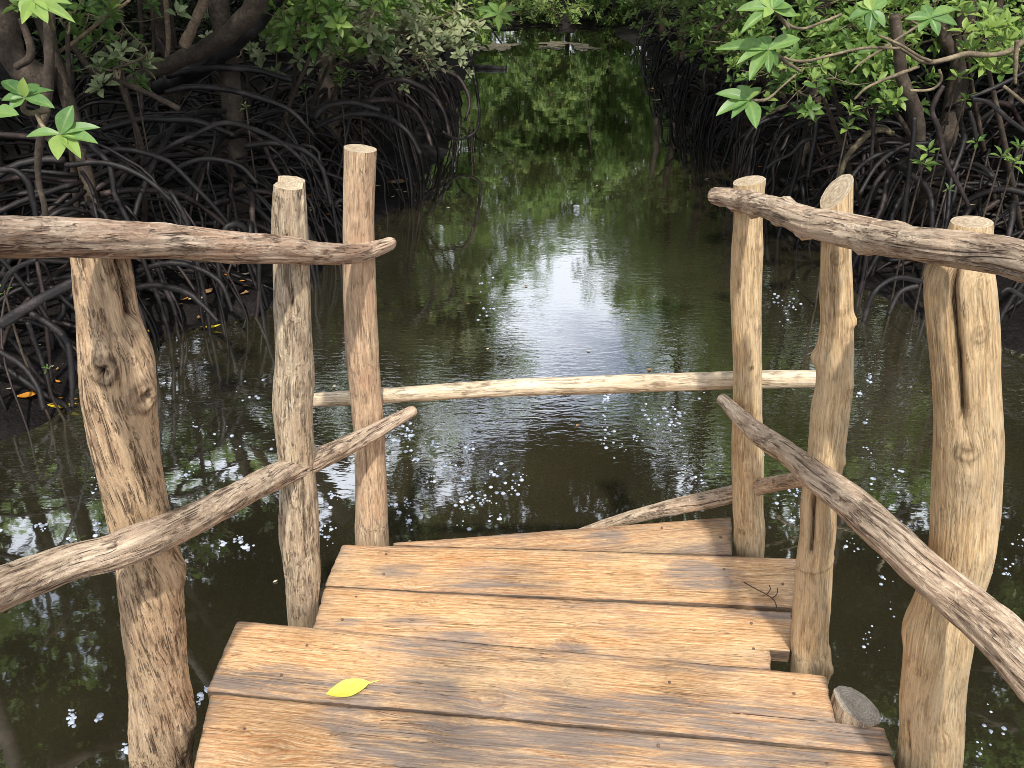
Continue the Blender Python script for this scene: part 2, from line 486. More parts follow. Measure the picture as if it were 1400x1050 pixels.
# ------------------------------------------------------------------ detailed logs
def log(name, pts, mats, parent, seed, knots=(), grooves=(), twist=0.0, lump=0.09, ridge=0.035,
        slant_top=None, slant_bot=None, nseg=64, ds=0.006, taper_end=None, bite=None, row_y=None, rings=()):
    """pts: list of (x,y,z,r) world; knots: (s_frac, theta, size_m, height_m, hole) ; theta 0 = toward the viewer for uprights"""
    P = np.array([[*p[:3], p[3]] for p in pts], float)
    ln = np.sum(np.linalg.norm(np.diff(P[:, :3], axis=0), axis=1))
    nring = max(24, int(ln / ds))
    S = catmull(P, nring)
    C, R = S[:, :3], S[:, 3]
    if taper_end:
        k = np.linspace(0, ln, nring)
        for which, d in taper_end:
            q = (k if which == 0 else ln - k) / d
            R = R * np.where(q < 1, np.sqrt(np.clip(1 - (1 - q) ** 2, 0.02, 1)), 1)
    T, N, B = frames(C)
    th = np.linspace(0, 2 * np.pi, nseg, endpoint=False)
    svals = np.linspace(0, ln, nring)
    if row_y is not None:       # heights were read as photo rows at depth row_y
        def fr(py):
            z = at_y(700, py, row_y).z
            return float(svals[int(np.argmin(np.abs(C[:, 2] - z)))] / ln)
        va = math.atan2(-float(C[-1, 0]), float(C[-1, 1]))      # angles were read as seen from the photograph's side
        knots = [(fr(k[0]), k[1] + va) + tuple(k[2:]) for k in knots]
        grooves = [(fr(g_[0]), fr(g_[1]), g_[2] + va, g_[3] + va) + tuple(g_[4:]) for g_ in grooves]
        rings = [(fr(q_[0]), q_[1]) for q_ in rings]
    V = np.zeros((nring, nseg, 3)); G = np.zeros((nring, nseg, 3)); D = np.zeros((nring, nseg))
    so = seed * 13.7
    nz = mnoise.noise
    for i in range(nring):
        s = svals[i]; r0 = R[i]
        for j in range(nseg):
            t = th[j]; ct, st = math.cos(t), math.sin(t)
            a = t + twist * s
            ca, sa = math.cos(a), math.sin(a)
            l1 = nz(Vector((ct * 1.1 + so, st * 1.1, s * 7.0)))
            l2 = nz(Vector((ct * 2.2 + so, st * 2.2, s * 19.0 + 5)))
            rg = nz(Vector((ca * 5.5 + so, sa * 5.5, s * 5.0))) + 0.6 * nz(Vector((ca * 12 + so, sa * 12, s * 9.0)))
            r = r0 * (1 + lump * l1 + lump * 0.45 * l2 + ridge * rg)
            gs, ga, dk = s, a, 0.0
            for (kf, kt, ks, kh, hole) in knots:
                dth = (t - kt + math.pi) % (2 * math.pi) - math.pi
                dx = dth * r0; dy = s - kf * ln
                q = math.hypot(dx, dy * 0.85) / ks
                if q < 3.2:
                    e = math.exp(-q * q * 1.1)
                    r += kh * e
                    if hole > 0:
                        wob_ = nz(Vector((dx * 160 + so, dy * 160, 3.1)))
                        r -= kh * 1.5 * hole * math.exp(-(q * 2.3) ** 2) - kh * 0.35 * wob_ * e
                        dk += hole * (1.0 * math.exp(-(q * 2.2 + wob_ * 1.2) ** 2) + 0.75 * math.exp(-((q - 0.95 + 0.25 * wob_) * 5.0) ** 2))
                    # grain flows round the knot
                    w = math.exp(-q * q * 0.35)
                    ga += (1 if dx > 0 else -1) * -0.25 * w * ks / r0 * min(1, abs(dx) / ks * 2)
                    gs += -dy * 0.8 * w
            for (g0, g1, gt0, gt1, gw, gd) in grooves:
                f = (s / ln - g0) / (g1 - g0)
                if 0 <= f <= 1:
                    gt = gt0 + (gt1 - gt0) * f + 0.06 * nz(Vector((s * 15, so, 1)))
                    dth = (t - gt + math.pi) % (2 * math.pi) - math.pi
                    fade = min(1, f * 6, (1 - f) * 6)
                    e = math.exp(-(dth / gw) ** 2) * fade
                    r -= r0 * gd * e
                    dk += min(1.0, 1.2 * e * e * (1.0 if gd > 0.12 else 0.6))
            for (rf, tilt) in rings:
                e = math.exp(-((s - rf * ln - tilt * st * r0) / 0.0035) ** 2)
                r += 0.0018 * e; dk += 0.45 * math.exp(-((s - rf * ln - tilt * st * r0 + 0.005) / 0.002) ** 2)
            off = N[i] * (ct * r) + B[i] * (st * r)
            p = C[i] + off
            for sl, w in ((slant_top, max(0, 1 - (ln - s) / 0.12)), (slant_bot, max(0, 1 - s / 0.12))):
                if sl is not None and w > 0:
                    p = p + T[i] * (w * (off[0] * sl[0] + off[1] * sl[1] + off[2] * sl[2]))
            if bite is not None:
                bt, bd, bdep = bite
                dth = (t - bt + math.pi) % (2 * math.pi) - math.pi
                if abs(dth) < bd and (ln - s) < 0.03:
                    p = p - T[i] * (bdep * max(0, 1 - (ln - s) / 0.03))
            V[i, j] = p
            G[i, j] = (math.cos(ga) * r0 + so * 0.37, math.sin(ga) * r0, gs)
            D[i, j] = min(1, dk)
    Vf = V.reshape(-1, 3); Gf = G.reshape(-1, 3); Df = D.ravel()
    fs, mi = [], []
    for i in range(nring - 1):
        for j in range(nseg):
            k2 = (j + 1) % nseg
            fs.append((i * nseg + j, i * nseg + k2, (i + 1) * nseg + k2, (i + 1) * nseg + j)); mi.append(0)
    # saw-cut ends: own rim vertices so the edge stays crisp, rings toward the centre
    vs, gs_, ds_ = [Vf], [Gf], [Df]
    base = len(Vf)
    for which in (0, nring - 1):
        ring = V[which]; cen = ring.mean(axis=0)
        rows = []
        for f in (1.0, 0.96, 0.66, 0.33):
            v = cen + (ring - cen) * f
            if f == 0.96:
                v = v + (T[which] * (0.0002 if which else -0.0002))
            vs.append(v)
            gs_.append(np.stack([np.cos(th) * R[which] * f, np.sin(th) * R[which] * f, np.zeros(nseg)], 1))
            ds_.append(np.zeros(nseg))
            rows.append(base); base += nseg
        vs.append(cen[None]); gs_.append(np.zeros((1, 3))); ds_.append(np.zeros(1))
        c = base; base += 1
        for a_, b_ in zip(rows[:-1], rows[1:]):
            for j in range(nseg):
                k2 = (j + 1) % nseg
                q = (a_ + j, a_ + k2, b_ + k2, b_ + j)
                fs.append(q if which else q[::-1]); mi.append(1)
        for j in range(nseg):
            q = (rows[-1] + j, rows[-1] + (j + 1) % nseg, c)
            fs.append(q if which else q[::-1]); mi.append(1)
    me = make_mesh(name, np.vstack(vs), fs, mats, True, {"grain": np.vstack(gs_), "dark": np.concatenate(ds_)}, mi)
    return link(name, me, parent)

def post_pts(rows, Y0, Y1=None, ext=0.9):
    """rows: (py, left px, right px) from top to bottom in the photo; Y0/Y1 depth at top/bottom; extended down into the creek bed"""
    Y1 = Y0 if Y1 is None else Y1
    n = len(rows); out = []
    y_a, y_b = rows[0][0], rows[-1][0]
    for (py, l, r) in rows:
        f = (py - y_a) / (y_b - y_a)
        Y = Y0 + (Y1 - Y0) * f
        p = at_y((l + r) / 2, py, Y)
        out.append((p.x, p.y, p.z, (r - l) / 2 * scale_at(p)))
    out = out[::-1]     # bottom first, so the last ring is the top
    b0, b1 = out[0], out[min(2, n - 1)]
    d = Vector(b0[:3]) - Vector(b1[:3]); d.normalize()
    d = (d + Vector((0, 0, -1.5))).normalized()
    L = (b0[2] - (-1.35)) / max(0.3, -d.z)
    q = Vector(b0[:3]) + d * L
    return [(q.x, q.y, q.z, b0[3] * 1.05), ((b0[0] + q.x) / 2, (b0[1] + q.y) / 2, (b0[2] + q.z) / 2, b0[3] * 1.02)] + out

def rail_pts(rows):
    """rows: (px, py, Y, width px)"""
    out = []
    for (px, py, Y, w) in rows:
        p = at_y(px, py, Y)
        out.append((p.x, p.y, p.z, w / 2 * scale_at(p)))
    return out

# ------------------------------------------------------------------ terrain
LSH = [(-150, 640), (0, 597), (60, 575), (110, 548), (200, 468), (330, 432), (440, 345), (530, 285), (570, 250), (610, 180), (640, 110), (652, 75), (640, 56)]
RSH = [(1500, 520), (1400, 478), (1300, 445), (1200, 400), (1115, 335), (1060, 290), (1010, 230), (960, 165), (900, 100), (872, 65), (850, 48)]
def shore(lst):
    q = [at_z(px, py, WATER) for px, py in lst]
    return np.array([p.y for p in q]), np.array([p.x for p in q])
LY, LX = shore(LSH); RY, RX = shore(RSH)
def x_left(y): return float(np.interp(y, LY, LX))
def x_right(y): return float(np.interp(y, RY, RX))
Y_END = 24.5
def bank_d(x, y):
    w = 0.25 * mnoise.noise(Vector((x * 0.9, y * 0.9, 3.3))) + 0.10 * mnoise.noise(Vector((x * 3.1, y * 3.1, 1.3)))
    return max(x_left(y) - x, x - x_right(y), (y - Y_END) * 0.8) + w
def ground(x, y):
    d = bank_d(x, y)
    if d < 0:
        return WATER + max(-0.7, d * 0.45)
    h = 0.30 * (1 - math.exp(-d / 0.9)) + 0.012 * min(d, 12)
    h += min(1, d * 2) * (0.07 * mnoise.noise(Vector((x * 1.3, y * 1.3, 0))) + 0.035 * mnoise.noise(Vector((x * 4.3, y * 4.3, 7))) + 0.015 * mnoise.noise(Vector((x * 12, y * 12, 2))))
    return WATER + h
def ground_hit(px, py):
    d = ray(px, py); t = 1.5
    while t < 60:
        p = CAM + d * t
        if p.z <= max(ground(p.x, p.y), WATER):
            return p
        t += 0.02
    return CAM + d * 30

def axis_samples(a, b, dense_a, dense_b, fine, coarse_ratio=1.12):
    xs = list(np.arange(dense_a, dense_b + 1e-6, fine))
    st = fine; x = dense_b
    while x < b:
        st *= coarse_ratio; x += st; xs.append(min(x, b))
    st = fine; x = dense_a; lo = []
    while x > a:
        st *= coarse_ratio; x -= st; lo.append(max(x, a))
    return np.array(lo[::-1] + xs)

xs = axis_samples(-400, 400, -6, 6.5, 0.075)
ys = axis_samples(-60, 500, 2.2, 13, 0.075)
gv = np.zeros((len(ys), len(xs), 3))
for i, y in enumerate(ys):
    for j, x in enumerate(xs):
        gv[i, j] = (x, y, ground(x, y))
gf = []
nx = len(xs)
for i in range(len(ys) - 1):
    for j in range(nx - 1):
        gf.append((i * nx + j, i * nx + j + 1, (i + 1) * nx + j + 1, (i + 1) * nx + j))
o = link("ground", make_mesh("ground", gv.reshape(-1, 3), gf, M["mud"]))
tag(o, "dark wet tidal mud of the creek banks", kind="structure")
w = [(-60, -40, WATER), (60, -40, WATER), (60, 40, WATER), (-60, 40, WATER)]
o = link("water", make_mesh("water", w, [(0, 1, 2, 3)], M["water"], False))
tag(o, "still murky green brown creek water reflecting trees and sky", kind="structure")

# ------------------------------------------------------------------ DECK
deck = empty("wooden_deck", (0, 1.5, 0), "weathered plank deck of the footbridge with uneven board ends above dark water", "deck")

def plank(i, rows, knots, gray, seed, zoff, nails, tone=1.0, darks=()):
    """rows: list of (v, (Lpx,Lpy), (Rpx,Rpy)) from the far edge to the near edge, photo pixels on the deck plane"""
    Ls = [(v, at_z(*l, 0), at_z(*r, 0)) for v, l, r in rows]
    w = (Ls[0][1] - Ls[-1][1]).length
    vs = sorted(set(list(np.linspace(0, 1, max(14, int(w / 0.0055)))) + [a[0] for a in Ls]))
    nu = 260
    len_max = max((a[2] - a[1]).length for a in Ls) + 0.004
    nz = mnoise.noise
    V, G, K, W, D, TN = [], [], [], [], [], []
    c0 = (Ls[0][1] + Ls[-1][1]) / 2
    ax = (Ls[0][2] - Ls[0][1]); ax.normalize()
    ay = Vector((-ax.y, ax.x, 0))
    kp = []
    for (kx, ky, kr, ks) in knots:
        p = at_z(kx, ky, 0); q = p - c0
        kp.append((q.dot(ax), q.dot(ay), kr, ks))
    for v in vs:
        for a, b_ in zip(Ls[:-1], Ls[1:]):
            if a[0] <= v <= b_[0]:
                f = (v - a[0]) / max(1e-9, b_[0] - a[0])
                L = a[1].lerp(b_[1], f); R_ = a[2].lerp(b_[2], f)
                break
        L = L + ax * (0.003 * nz(Vector((v * 9, seed, 2))))
        R_ = R_ + ax * (0.004 * nz(Vector((v * 9, seed, 8))))
        len_r = (R_ - L).length
        dir_r = (R_ - L).normalized()
        for k in range(nu):
            u_m = min(k / (nu - 1) * len_max, len_r)
            u = u_m / len_r
            p = L + dir_r * u_m
            q = p - c0
            gx, gy = q.dot(ax), q.dot(ay)
            edge_v = min(v, 1 - v) * w
            edge_u = min(u, 1 - u) * (R_ - L).length
            # ragged saw-cut long edges
            if v == 0 or v == 1:
                p = p + ay * (0.0022 * nz(Vector((gx * 14, seed * 3.1, v * 9))) + 0.0012 * nz(Vector((gx * 60, seed, v * 5))))
            z = zoff + 0.0035 * nz(Vector((gx * 2.3, gy * 9, seed))) - 0.003 * math.exp(-edge_v / 0.0028) - 0.003 * math.exp(-edge_u / 0.003)
            z += 0.0016 * nz(Vector((gx * 4, gy * 90, seed + 4)))
            kn, wgx, wgy = 0.0, gx, gy
            for (kx, ky, kr, kst) in kp:
                dx, dy = gx - kx, gy - ky
                qd = math.hypot(dx * 0.75, dy) / kr
                if qd < 5:
                    e = math.exp(-qd * qd * 0.28)
                    wgy -= (1 if dy > 0 else -1) * kr * 0.75 * e * min(1, abs(dy) / kr)
                    wgx *= 1
                    kn += kst * (0.75 * math.exp(-(qd * 1.1) ** 4) * (0.65 + 0.35 * math.sin(qd * 14)) + 0.5 * math.exp(-((qd - 1.05) * 5) ** 2))
                    z += 0.002 * math.exp(-qd * qd)
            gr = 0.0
            # grey ellipses painting soft shade bands into the boards, in deck coordinates
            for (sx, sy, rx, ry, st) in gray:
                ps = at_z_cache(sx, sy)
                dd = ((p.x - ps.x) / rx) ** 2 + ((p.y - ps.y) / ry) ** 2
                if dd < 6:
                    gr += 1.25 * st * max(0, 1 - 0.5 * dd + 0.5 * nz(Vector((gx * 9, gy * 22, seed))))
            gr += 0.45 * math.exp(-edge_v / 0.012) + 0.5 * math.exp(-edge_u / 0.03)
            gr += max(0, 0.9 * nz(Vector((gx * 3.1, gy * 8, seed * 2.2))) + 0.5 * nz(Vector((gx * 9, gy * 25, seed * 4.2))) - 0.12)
            dk = 0.3 * math.exp(-edge_v / 0.0015) + 0.35 * math.exp(-edge_u / 0.003)
            V.append((p.x, p.y, z)); G.append((wgx + seed * 3.3, wgy + seed * 0.77, 0)); K.append(min(1, kn))
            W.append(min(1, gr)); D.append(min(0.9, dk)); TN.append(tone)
    nv = len(vs)
    fs = []
    for a in range(nv - 1):
        for k in range(nu - 1):
            fs.append((a * nu + k, (a + 1) * nu + k, (a + 1) * nu + k + 1, a * nu + k + 1))
    # skirt and underside
    rim = [k for k in range(nu)] + [a * nu + nu - 1 for a in range(1, nv)] + [(nv - 1) * nu + k for k in range(nu - 2, -1, -1)] + [a * nu for a in range(nv - 2, 0, -1)]
    th = 0.034
    base = len(V)
    for stp in (0.0, 0.5, 1.0):
        for r_ in rim:
            x, y, z = V[r_]
            V.append((x, y, z - th * stp)); g = G[r_]; G.append((g[0], g[1] + stp * 0.03, 0.2 + stp * .03)); K.append(0); W.append(0.9); D.append(0.25 + 0.4 * stp); TN.append(tone * 0.8)
    m = len(rim)
    for lv in range(2):
        for k in range(m):
            a, b_ = base + lv * m + k, base + lv * m + (k + 1) % m
            fs.append((a, b_, b_ + m, a + m))
    fs.append(tuple(base + 2 * m + k for k in range(m))[::-1])
    me = make_mesh("plank", V, fs, M["plank"], True, {"grain": G, "knot": K, "weather_shade": W, "dark": D, "tone": TN})
    ob = link("plank", me, deck)
    for (nxp, nyp) in nails:
        p = at_z(nxp, nyp, 0)
        V2, f2 = [], []
        k = 14
        for lv, (rr, zz) in enumerate(((0.0036, -0.002), (0.0034, 0.0008), (0.002, 0.0014))):
            for j in range(k):
                a = 6.283 * j / k
                V2.append((p.x + rr * math.cos(a), p.y + rr * math.sin(a), zoff + 0.002 + zz))
        for lv in range(2):
            for j in range(k):
                f2.append((lv * k + j, lv * k + (j + 1) % k, (lv + 1) * k + (j + 1) % k, (lv + 1) * k + j))
        f2.append(tuple(range(2 * k, 3 * k)))
        link("nail", make_mesh("nail", V2, f2, M["nail"]), ob)
    return ob

_azc = {}
def at_z_cache(x, y):
    if (x, y) not in _azc:
        _azc[(x, y)] = at_z(x, y, 0)
    return _azc[(x, y)]

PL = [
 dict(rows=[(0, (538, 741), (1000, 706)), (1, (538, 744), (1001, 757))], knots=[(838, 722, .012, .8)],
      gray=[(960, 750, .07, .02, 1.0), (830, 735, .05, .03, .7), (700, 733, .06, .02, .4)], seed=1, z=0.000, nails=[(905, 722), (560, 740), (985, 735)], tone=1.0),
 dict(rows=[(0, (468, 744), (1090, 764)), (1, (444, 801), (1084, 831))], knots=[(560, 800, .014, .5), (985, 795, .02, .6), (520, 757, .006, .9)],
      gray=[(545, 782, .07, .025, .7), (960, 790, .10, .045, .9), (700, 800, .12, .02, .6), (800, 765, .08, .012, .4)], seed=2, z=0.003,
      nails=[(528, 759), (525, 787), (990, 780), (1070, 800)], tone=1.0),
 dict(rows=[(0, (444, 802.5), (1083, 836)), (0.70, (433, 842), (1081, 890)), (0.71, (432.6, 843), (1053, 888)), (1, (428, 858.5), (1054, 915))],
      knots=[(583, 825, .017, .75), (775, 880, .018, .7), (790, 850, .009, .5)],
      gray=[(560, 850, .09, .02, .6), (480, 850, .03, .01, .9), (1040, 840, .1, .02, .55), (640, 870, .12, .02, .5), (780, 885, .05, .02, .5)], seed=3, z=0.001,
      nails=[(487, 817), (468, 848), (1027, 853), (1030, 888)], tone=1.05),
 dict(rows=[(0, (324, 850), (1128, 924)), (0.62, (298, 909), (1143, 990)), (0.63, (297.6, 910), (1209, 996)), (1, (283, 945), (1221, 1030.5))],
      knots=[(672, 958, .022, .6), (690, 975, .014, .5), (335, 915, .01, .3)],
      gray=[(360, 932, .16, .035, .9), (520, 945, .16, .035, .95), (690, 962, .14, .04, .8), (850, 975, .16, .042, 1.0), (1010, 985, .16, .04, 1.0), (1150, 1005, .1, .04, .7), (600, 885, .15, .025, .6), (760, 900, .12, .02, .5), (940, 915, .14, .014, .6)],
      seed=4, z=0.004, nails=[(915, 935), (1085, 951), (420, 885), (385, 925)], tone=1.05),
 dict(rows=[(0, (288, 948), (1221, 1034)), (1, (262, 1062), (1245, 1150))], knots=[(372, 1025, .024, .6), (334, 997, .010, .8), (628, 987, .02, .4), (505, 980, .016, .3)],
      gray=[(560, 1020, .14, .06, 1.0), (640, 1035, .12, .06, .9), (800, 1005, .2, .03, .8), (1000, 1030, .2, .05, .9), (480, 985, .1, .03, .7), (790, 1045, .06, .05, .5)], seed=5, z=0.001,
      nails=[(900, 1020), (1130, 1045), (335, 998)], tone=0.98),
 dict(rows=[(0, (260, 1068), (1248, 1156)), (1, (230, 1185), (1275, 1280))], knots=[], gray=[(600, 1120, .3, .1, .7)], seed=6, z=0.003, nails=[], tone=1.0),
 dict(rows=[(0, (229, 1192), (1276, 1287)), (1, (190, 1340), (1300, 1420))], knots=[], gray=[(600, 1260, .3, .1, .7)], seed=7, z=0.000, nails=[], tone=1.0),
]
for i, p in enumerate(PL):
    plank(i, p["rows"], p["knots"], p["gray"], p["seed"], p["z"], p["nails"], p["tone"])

# bearers under the boards
def jlog(a, b, r, seed):
    log("joist", [(*a, r), (*(0.5 * (np.array(a) + np.array(b))), r * 1.03), (*b, r)], [M["joist"], M["end_grey"]], deck, seed, nseg=24, ds=0.02)
jlog((-0.56, 0.2, -0.085), (-0.40, 1.80, -0.085), 0.045, 21)
jlog((0.42, 0.2, -0.085), (0.49, 1.74, -0.085), 0.045, 22)
# split-off strip of board at the left end under the nearest visible board
a = [at_z(*q, -0.045) for q in ((285, 962), (262, 1062), (282, 1062), (302, 962))]
vv = [tuple(p) for p in a] + [(p.x, p.y, p.z - 0.04) for p in a]
me = make_mesh("joist", vv, [(0, 1, 2, 3), (0, 4, 5, 1), (1, 5, 6, 2), (2, 6, 7, 3), (3, 7, 4, 0), (4, 7, 6, 5)], M["joist"], False,
               {"grain": [(v[0], v[2], v[1]) for v in vv], "dark": [0.1] * 8})
link("joist", me, deck)

# ------------------------------------------------------------------ RAILINGS
left = empty("log_railing", (-0.55, 1.5, 0), "left railing of rough brown logs, its nearest post thick and knotted", "railing")
right = empty("log_railing", (0.62, 1.35, 0), "right railing of pale tan logs, its nearest post thick and grooved", "railing")

PI = math.pi
# upright logs: ring angle 0 points along N (about -Y, toward the viewer), growing to +B; with T up B = T x N = +X
A_rows = [(332, 97, 168), (352, 100, 174), (395, 104, 183), (440, 109, 190), (485, 111, 204), (530, 114, 209), (570, 121, 212), (630, 133, 218), (700, 150, 229), (745, 159, 238), (785, 163, 248), (850, 170, 250), (925, 178, 257), (1000, 181, 263), (1060, 184, 264)]
log("post", post_pts(A_rows, 1.25, 1.27), [M["post_brown"], M["end_grey"]], left, 1, row_y=1.25,
    knots=[(487, -0.40, 0.021, 0.017, 1.0), (528, 0.62, 0.027, 0.016, 0.85), (785, 1.15, 0.024, 0.010, 0.25), (985, 1.0, 0.026, 0.014, 0.7), (1010, 0.6, 0.015, 0.004, 0.5)],
    grooves=[(440, 330, 0.95, 0.85, 0.38, 0.42), (760, 560, 0.5, 0.1, 0.05, 0.05), (900, 700, -0.3, -0.6, 0.05, 0.05), (850, 640, 0.25, -0.1, 0.04, 0.05), (480, 345, -0.1, -0.2, 0.05, 0.06)], twist=2.4, lump=0.05, ridge=0.055, nseg=96, ds=0.0045)
B_rows = [(246, 375, 417), (300, 372, 420), (355, 375, 421), (425, 376, 425), (490, 377, 428), (530, 375, 428), (575, 375, 427), (625, 381, 428), (675, 383, 432), (725, 384, 435), (775, 390, 438), (860, 396, 437)]
log("post", post_pts(B_rows, 1.645, 1.645), [M["post_grey"], M["end_pale"]], left, 2, row_y=1.645,
    knots=[(520, 0.25, 0.016, 0.007, 0.6), (452, 0.5, 0.01, 0.004, 0.4), (690, 0.3, 0.012, 0.004, 0.4), (400, -0.6, 0.012, 0.005, 0.3)],
    grooves=[(300, 243, 0.55, 0.6, 0.12, 0.12), (760, 610, 0.25, 0.3, 0.06, 0.09), (440, 365, -0.2, 0.1, 0.05, 0.07), (330, 270, -0.3, -0.2, 0.05, 0.06)], twist=0.5, lump=0.08, ridge=0.07, bite=(-0.5, 1.6, 0.011), nseg=80, ds=0.0045)
C_rows = [(203, 470, 515), (262, 469, 512), (325, 469, 512), (375, 469, 513), (475, 472, 517), (525, 478, 520), (575, 482, 525), (625, 485, 527), (700, 486, 530), (750, 487, 532)]
log("post", post_pts(C_rows, 1.935, 1.95), [M["post_rosy"], M["end_pale"]], left, 3, row_y=1.94,
    knots=[(300, -0.2, 0.008, 0.003, 0.3), (213, 0.1, 0.008, 0.002, 0.3), (480, 0.4, 0.01, 0.003, 0.3)], grooves=[(400, 320, 0.1, 0.3, 0.04, 0.04), (650, 560, -0.3, -0.2, 0.04, 0.04)], twist=0.2, lump=0.035, ridge=0.025, nseg=72, ds=0.005)
D_rows = [(247, 1003, 1046), (300, 1003, 1042), (350, 1000, 1042), (425, 1000, 1040), (500, 1003, 1041), (550, 1002, 1041), (625, 1001, 1043), (690, 1002, 1043), (768, 1003, 1043)]
log("post", post_pts(D_rows, 1.872, 1.875), [M["post_tan"], M["end_pale"]], right, 4, row_y=1.873,
    knots=[(330, 0.9, 0.009, 0.004, 0.2), (440, 0.9, 0.01, 0.005, 0.2), (628, 0.0, 0.010, 0.005, 0.4), (715, -0.5, 0.010, 0.006, 0.7), (496, 0.3, 0.006, 0.002, 1.0), (545, -0.1, 0.006, 0.002, 0.6)],
    grooves=[(500, 465, 0.35, 0.3, 0.05, 0.1), (755, 680, 0.9, 0.8, 0.05, 0.05), (420, 370, -0.2, -0.1, 0.04, 0.05)], twist=0.15, lump=0.05, ridge=0.025, slant_top=(0.12, 0, 0), nseg=72, ds=0.005)
E_rows = [(262, 1122, 1165), (300, 1123, 1165), (350, 1123, 1163), (400, 1122, 1165), (435, 1123, 1165), (475, 1118, 1166), (525, 1116, 1165), (560, 1110, 1161), (600, 1107, 1156), (640, 1103, 1151), (675, 1097, 1143), (725, 1095, 1142), (765, 1090, 1138), (825, 1086, 1134), (875, 1082, 1131), (930, 1078, 1131)]
log("post", post_pts(E_rows, 1.462, 1.465), [M["post_tan"], M["end_pale"]], right, 5, row_y=1.463,
    knots=[(345, 0.15, 0.012, 0.006, 0.55), (436, 1.15, 0.012, 0.010, 0.1), (486, -1.2, 0.016, 0.012, 0.0), (520, 1.0, 0.010, 0.007, 0.1), (625, 1.2, 0.010, 0.006, 0.1), (905, 1.25, 0.013, 0.011, 0.1), (385, -0.2, 0.006, 0.003, 0.7), (418, 0.4, 0.006, 0.002, 0.6)],
    grooves=[(755, 655, -0.35, -0.25, 0.20, 0.30), (470, 380, -0.2, 0.0, 0.05, 0.05)], rings=[(765, 0.25)], twist=0.2, lump=0.05, ridge=0.025, slant_top=(0.85, 0.3, 0), nseg=80, ds=0.0045)
F_rows = [(303, 1300, 1357), (345, 1284, 1357), (375, 1265, 1357), (425, 1267, 1362), (475, 1271, 1365), (525, 1275, 1366), (575, 1277, 1368), (625, 1277, 1370), (700, 1274, 1365), (760, 1270, 1357), (800, 1258, 1345), (840, 1247, 1334), (875, 1240, 1329), (950, 1232, 1318), (1060, 1223, 1309)]
F_rows = [(y_, (l_ + r_) / 2 - (r_ - l_) * 0.465, (l_ + r_) / 2 + (r_ - l_) * 0.465) for y_, l_, r_ in F_rows]
log("post", post_pts(F_rows, 1.185, 1.19), [M["post_tan"], M["end_pale"]], right, 6, row_y=1.187,
    knots=[(592, 0.05, 0.017, 0.009, 0.55), (630, 0.0, 0.026, 0.006, 0.12), (440, 0.55, 0.012, 0.005, 0.55), (860, -1.2, 0.05, 0.010, 0.0), (985, 0.4, 0.02, 0.003, 0.2), (740, 0.6, 0.008, 0.002, 0.3)],
    grooves=[(575, 320, -0.02, -0.10, 0.13, 0.30), (1050, 960, -0.6, -0.7, 0.05, 0.08), (800, 690, -0.5, -0.4, 0.03, 0.03)], twist=0.1, lump=0.04, ridge=0.025, nseg=104, ds=0.0045)

# hand rails: rows (px, py, Y, width px)
log("rail", rail_pts([(-190, 318, 0.74, 70), (-80, 320, 0.88, 62), (0, 324, 1.00, 56), (70, 325, 1.095, 54), (130, 326, 1.165, 53), (200, 329, 1.27, 49), (260, 333, 1.37, 45), (320, 338, 1.46, 43), (390, 342, 1.572, 38), (440, 347, 1.69, 30), (490, 346, 1.868, 25), (520, 338, 1.93, 20), (540, 330, 1.97, 17)]),
    [M["rail_red"], M["end_grey"]], left, 7, knots=[(0.86, 2.6, 0.02, 0.004, 0.1), (0.905, -0.5, 0.012, 0.004, 0.4), (0.80, 0.8, 0.015, 0.003, 0.2)], lump=0.10, ridge=0.07, twist=1.0, taper_end=[(1, 0.02)], nseg=72, ds=0.005)
log("rail", rail_pts([(-190, 868, 0.78, 74), (-80, 836, 0.87, 66), (0, 805, 0.96, 58), (50, 786, 1.02, 53), (100, 768, 1.07, 50), (150, 756, 1.11, 49), (200, 737, 1.155, 49), (260, 712, 1.27, 44), (325, 678, 1.43, 38), (375, 652, 1.568, 36), (425, 631, 1.67, 32), (475, 609, 1.80, 27), (525, 583, 1.90, 20), (569, 559, 1.97, 15)]),
    [M["rail_bark"], M["end_grey"]], left, 8, knots=[(0.735, 2.2, 0.014, 0.008, 0.2), (0.80, -0.4, 0.012, 0.004, 0.3), (0.64, -0.3, 0.02, 0.005, 0.4), (0.5, 0.3, 0.02, 0.004, 0.3)], lump=0.09, ridge=0.08, twist=1.6, taper_end=[(1, 0.015)], nseg=72, ds=0.005)
log("rail", rail_pts([(1620, 412, 0.70, 66), (1500, 386, 0.85, 62), (1400, 357, 0.97, 54), (1340, 345, 1.07, 50), (1290, 338, 1.13, 49), (1240, 331, 1.21, 46), (1190, 322, 1.31, 46), (1140, 311, 1.395, 44), (1100, 302, 1.48, 38), (1060, 286, 1.62, 32), (1020, 276, 1.805, 28), (995, 270, 1.87, 25), (972, 267, 1.92, 21)]),
    [M["rail_bark"], M["end_grey"]], right, 9, knots=[(0.975, 1.2, 0.010, 0.005, 0.3), (0.93, 1.6, 0.012, 0.008, 0.3), (0.89, -1.2, 0.012, 0.007, 0.3), (0.84, 1.8, 0.012, 0.009, 0.3), (0.79, 0.3, 0.014, 0.007, 0.4), (0.73, 1.7, 0.014, 0.009, 0.35), (0.72, -1.3, 0.014, 0.008, 0.2), (0.63, 1.7, 0.014, 0.009, 0.2), (0.56, 0.2, 0.016, 0.006, 0.4), (0.50, 1.9, 0.013, 0.008, 0.3), (0.45, -1.0, 0.018, 0.006, 0.2)], lump=0.085, ridge=0.07, twist=0.9, taper_end=[(1, 0.012)], nseg=72, ds=0.005)
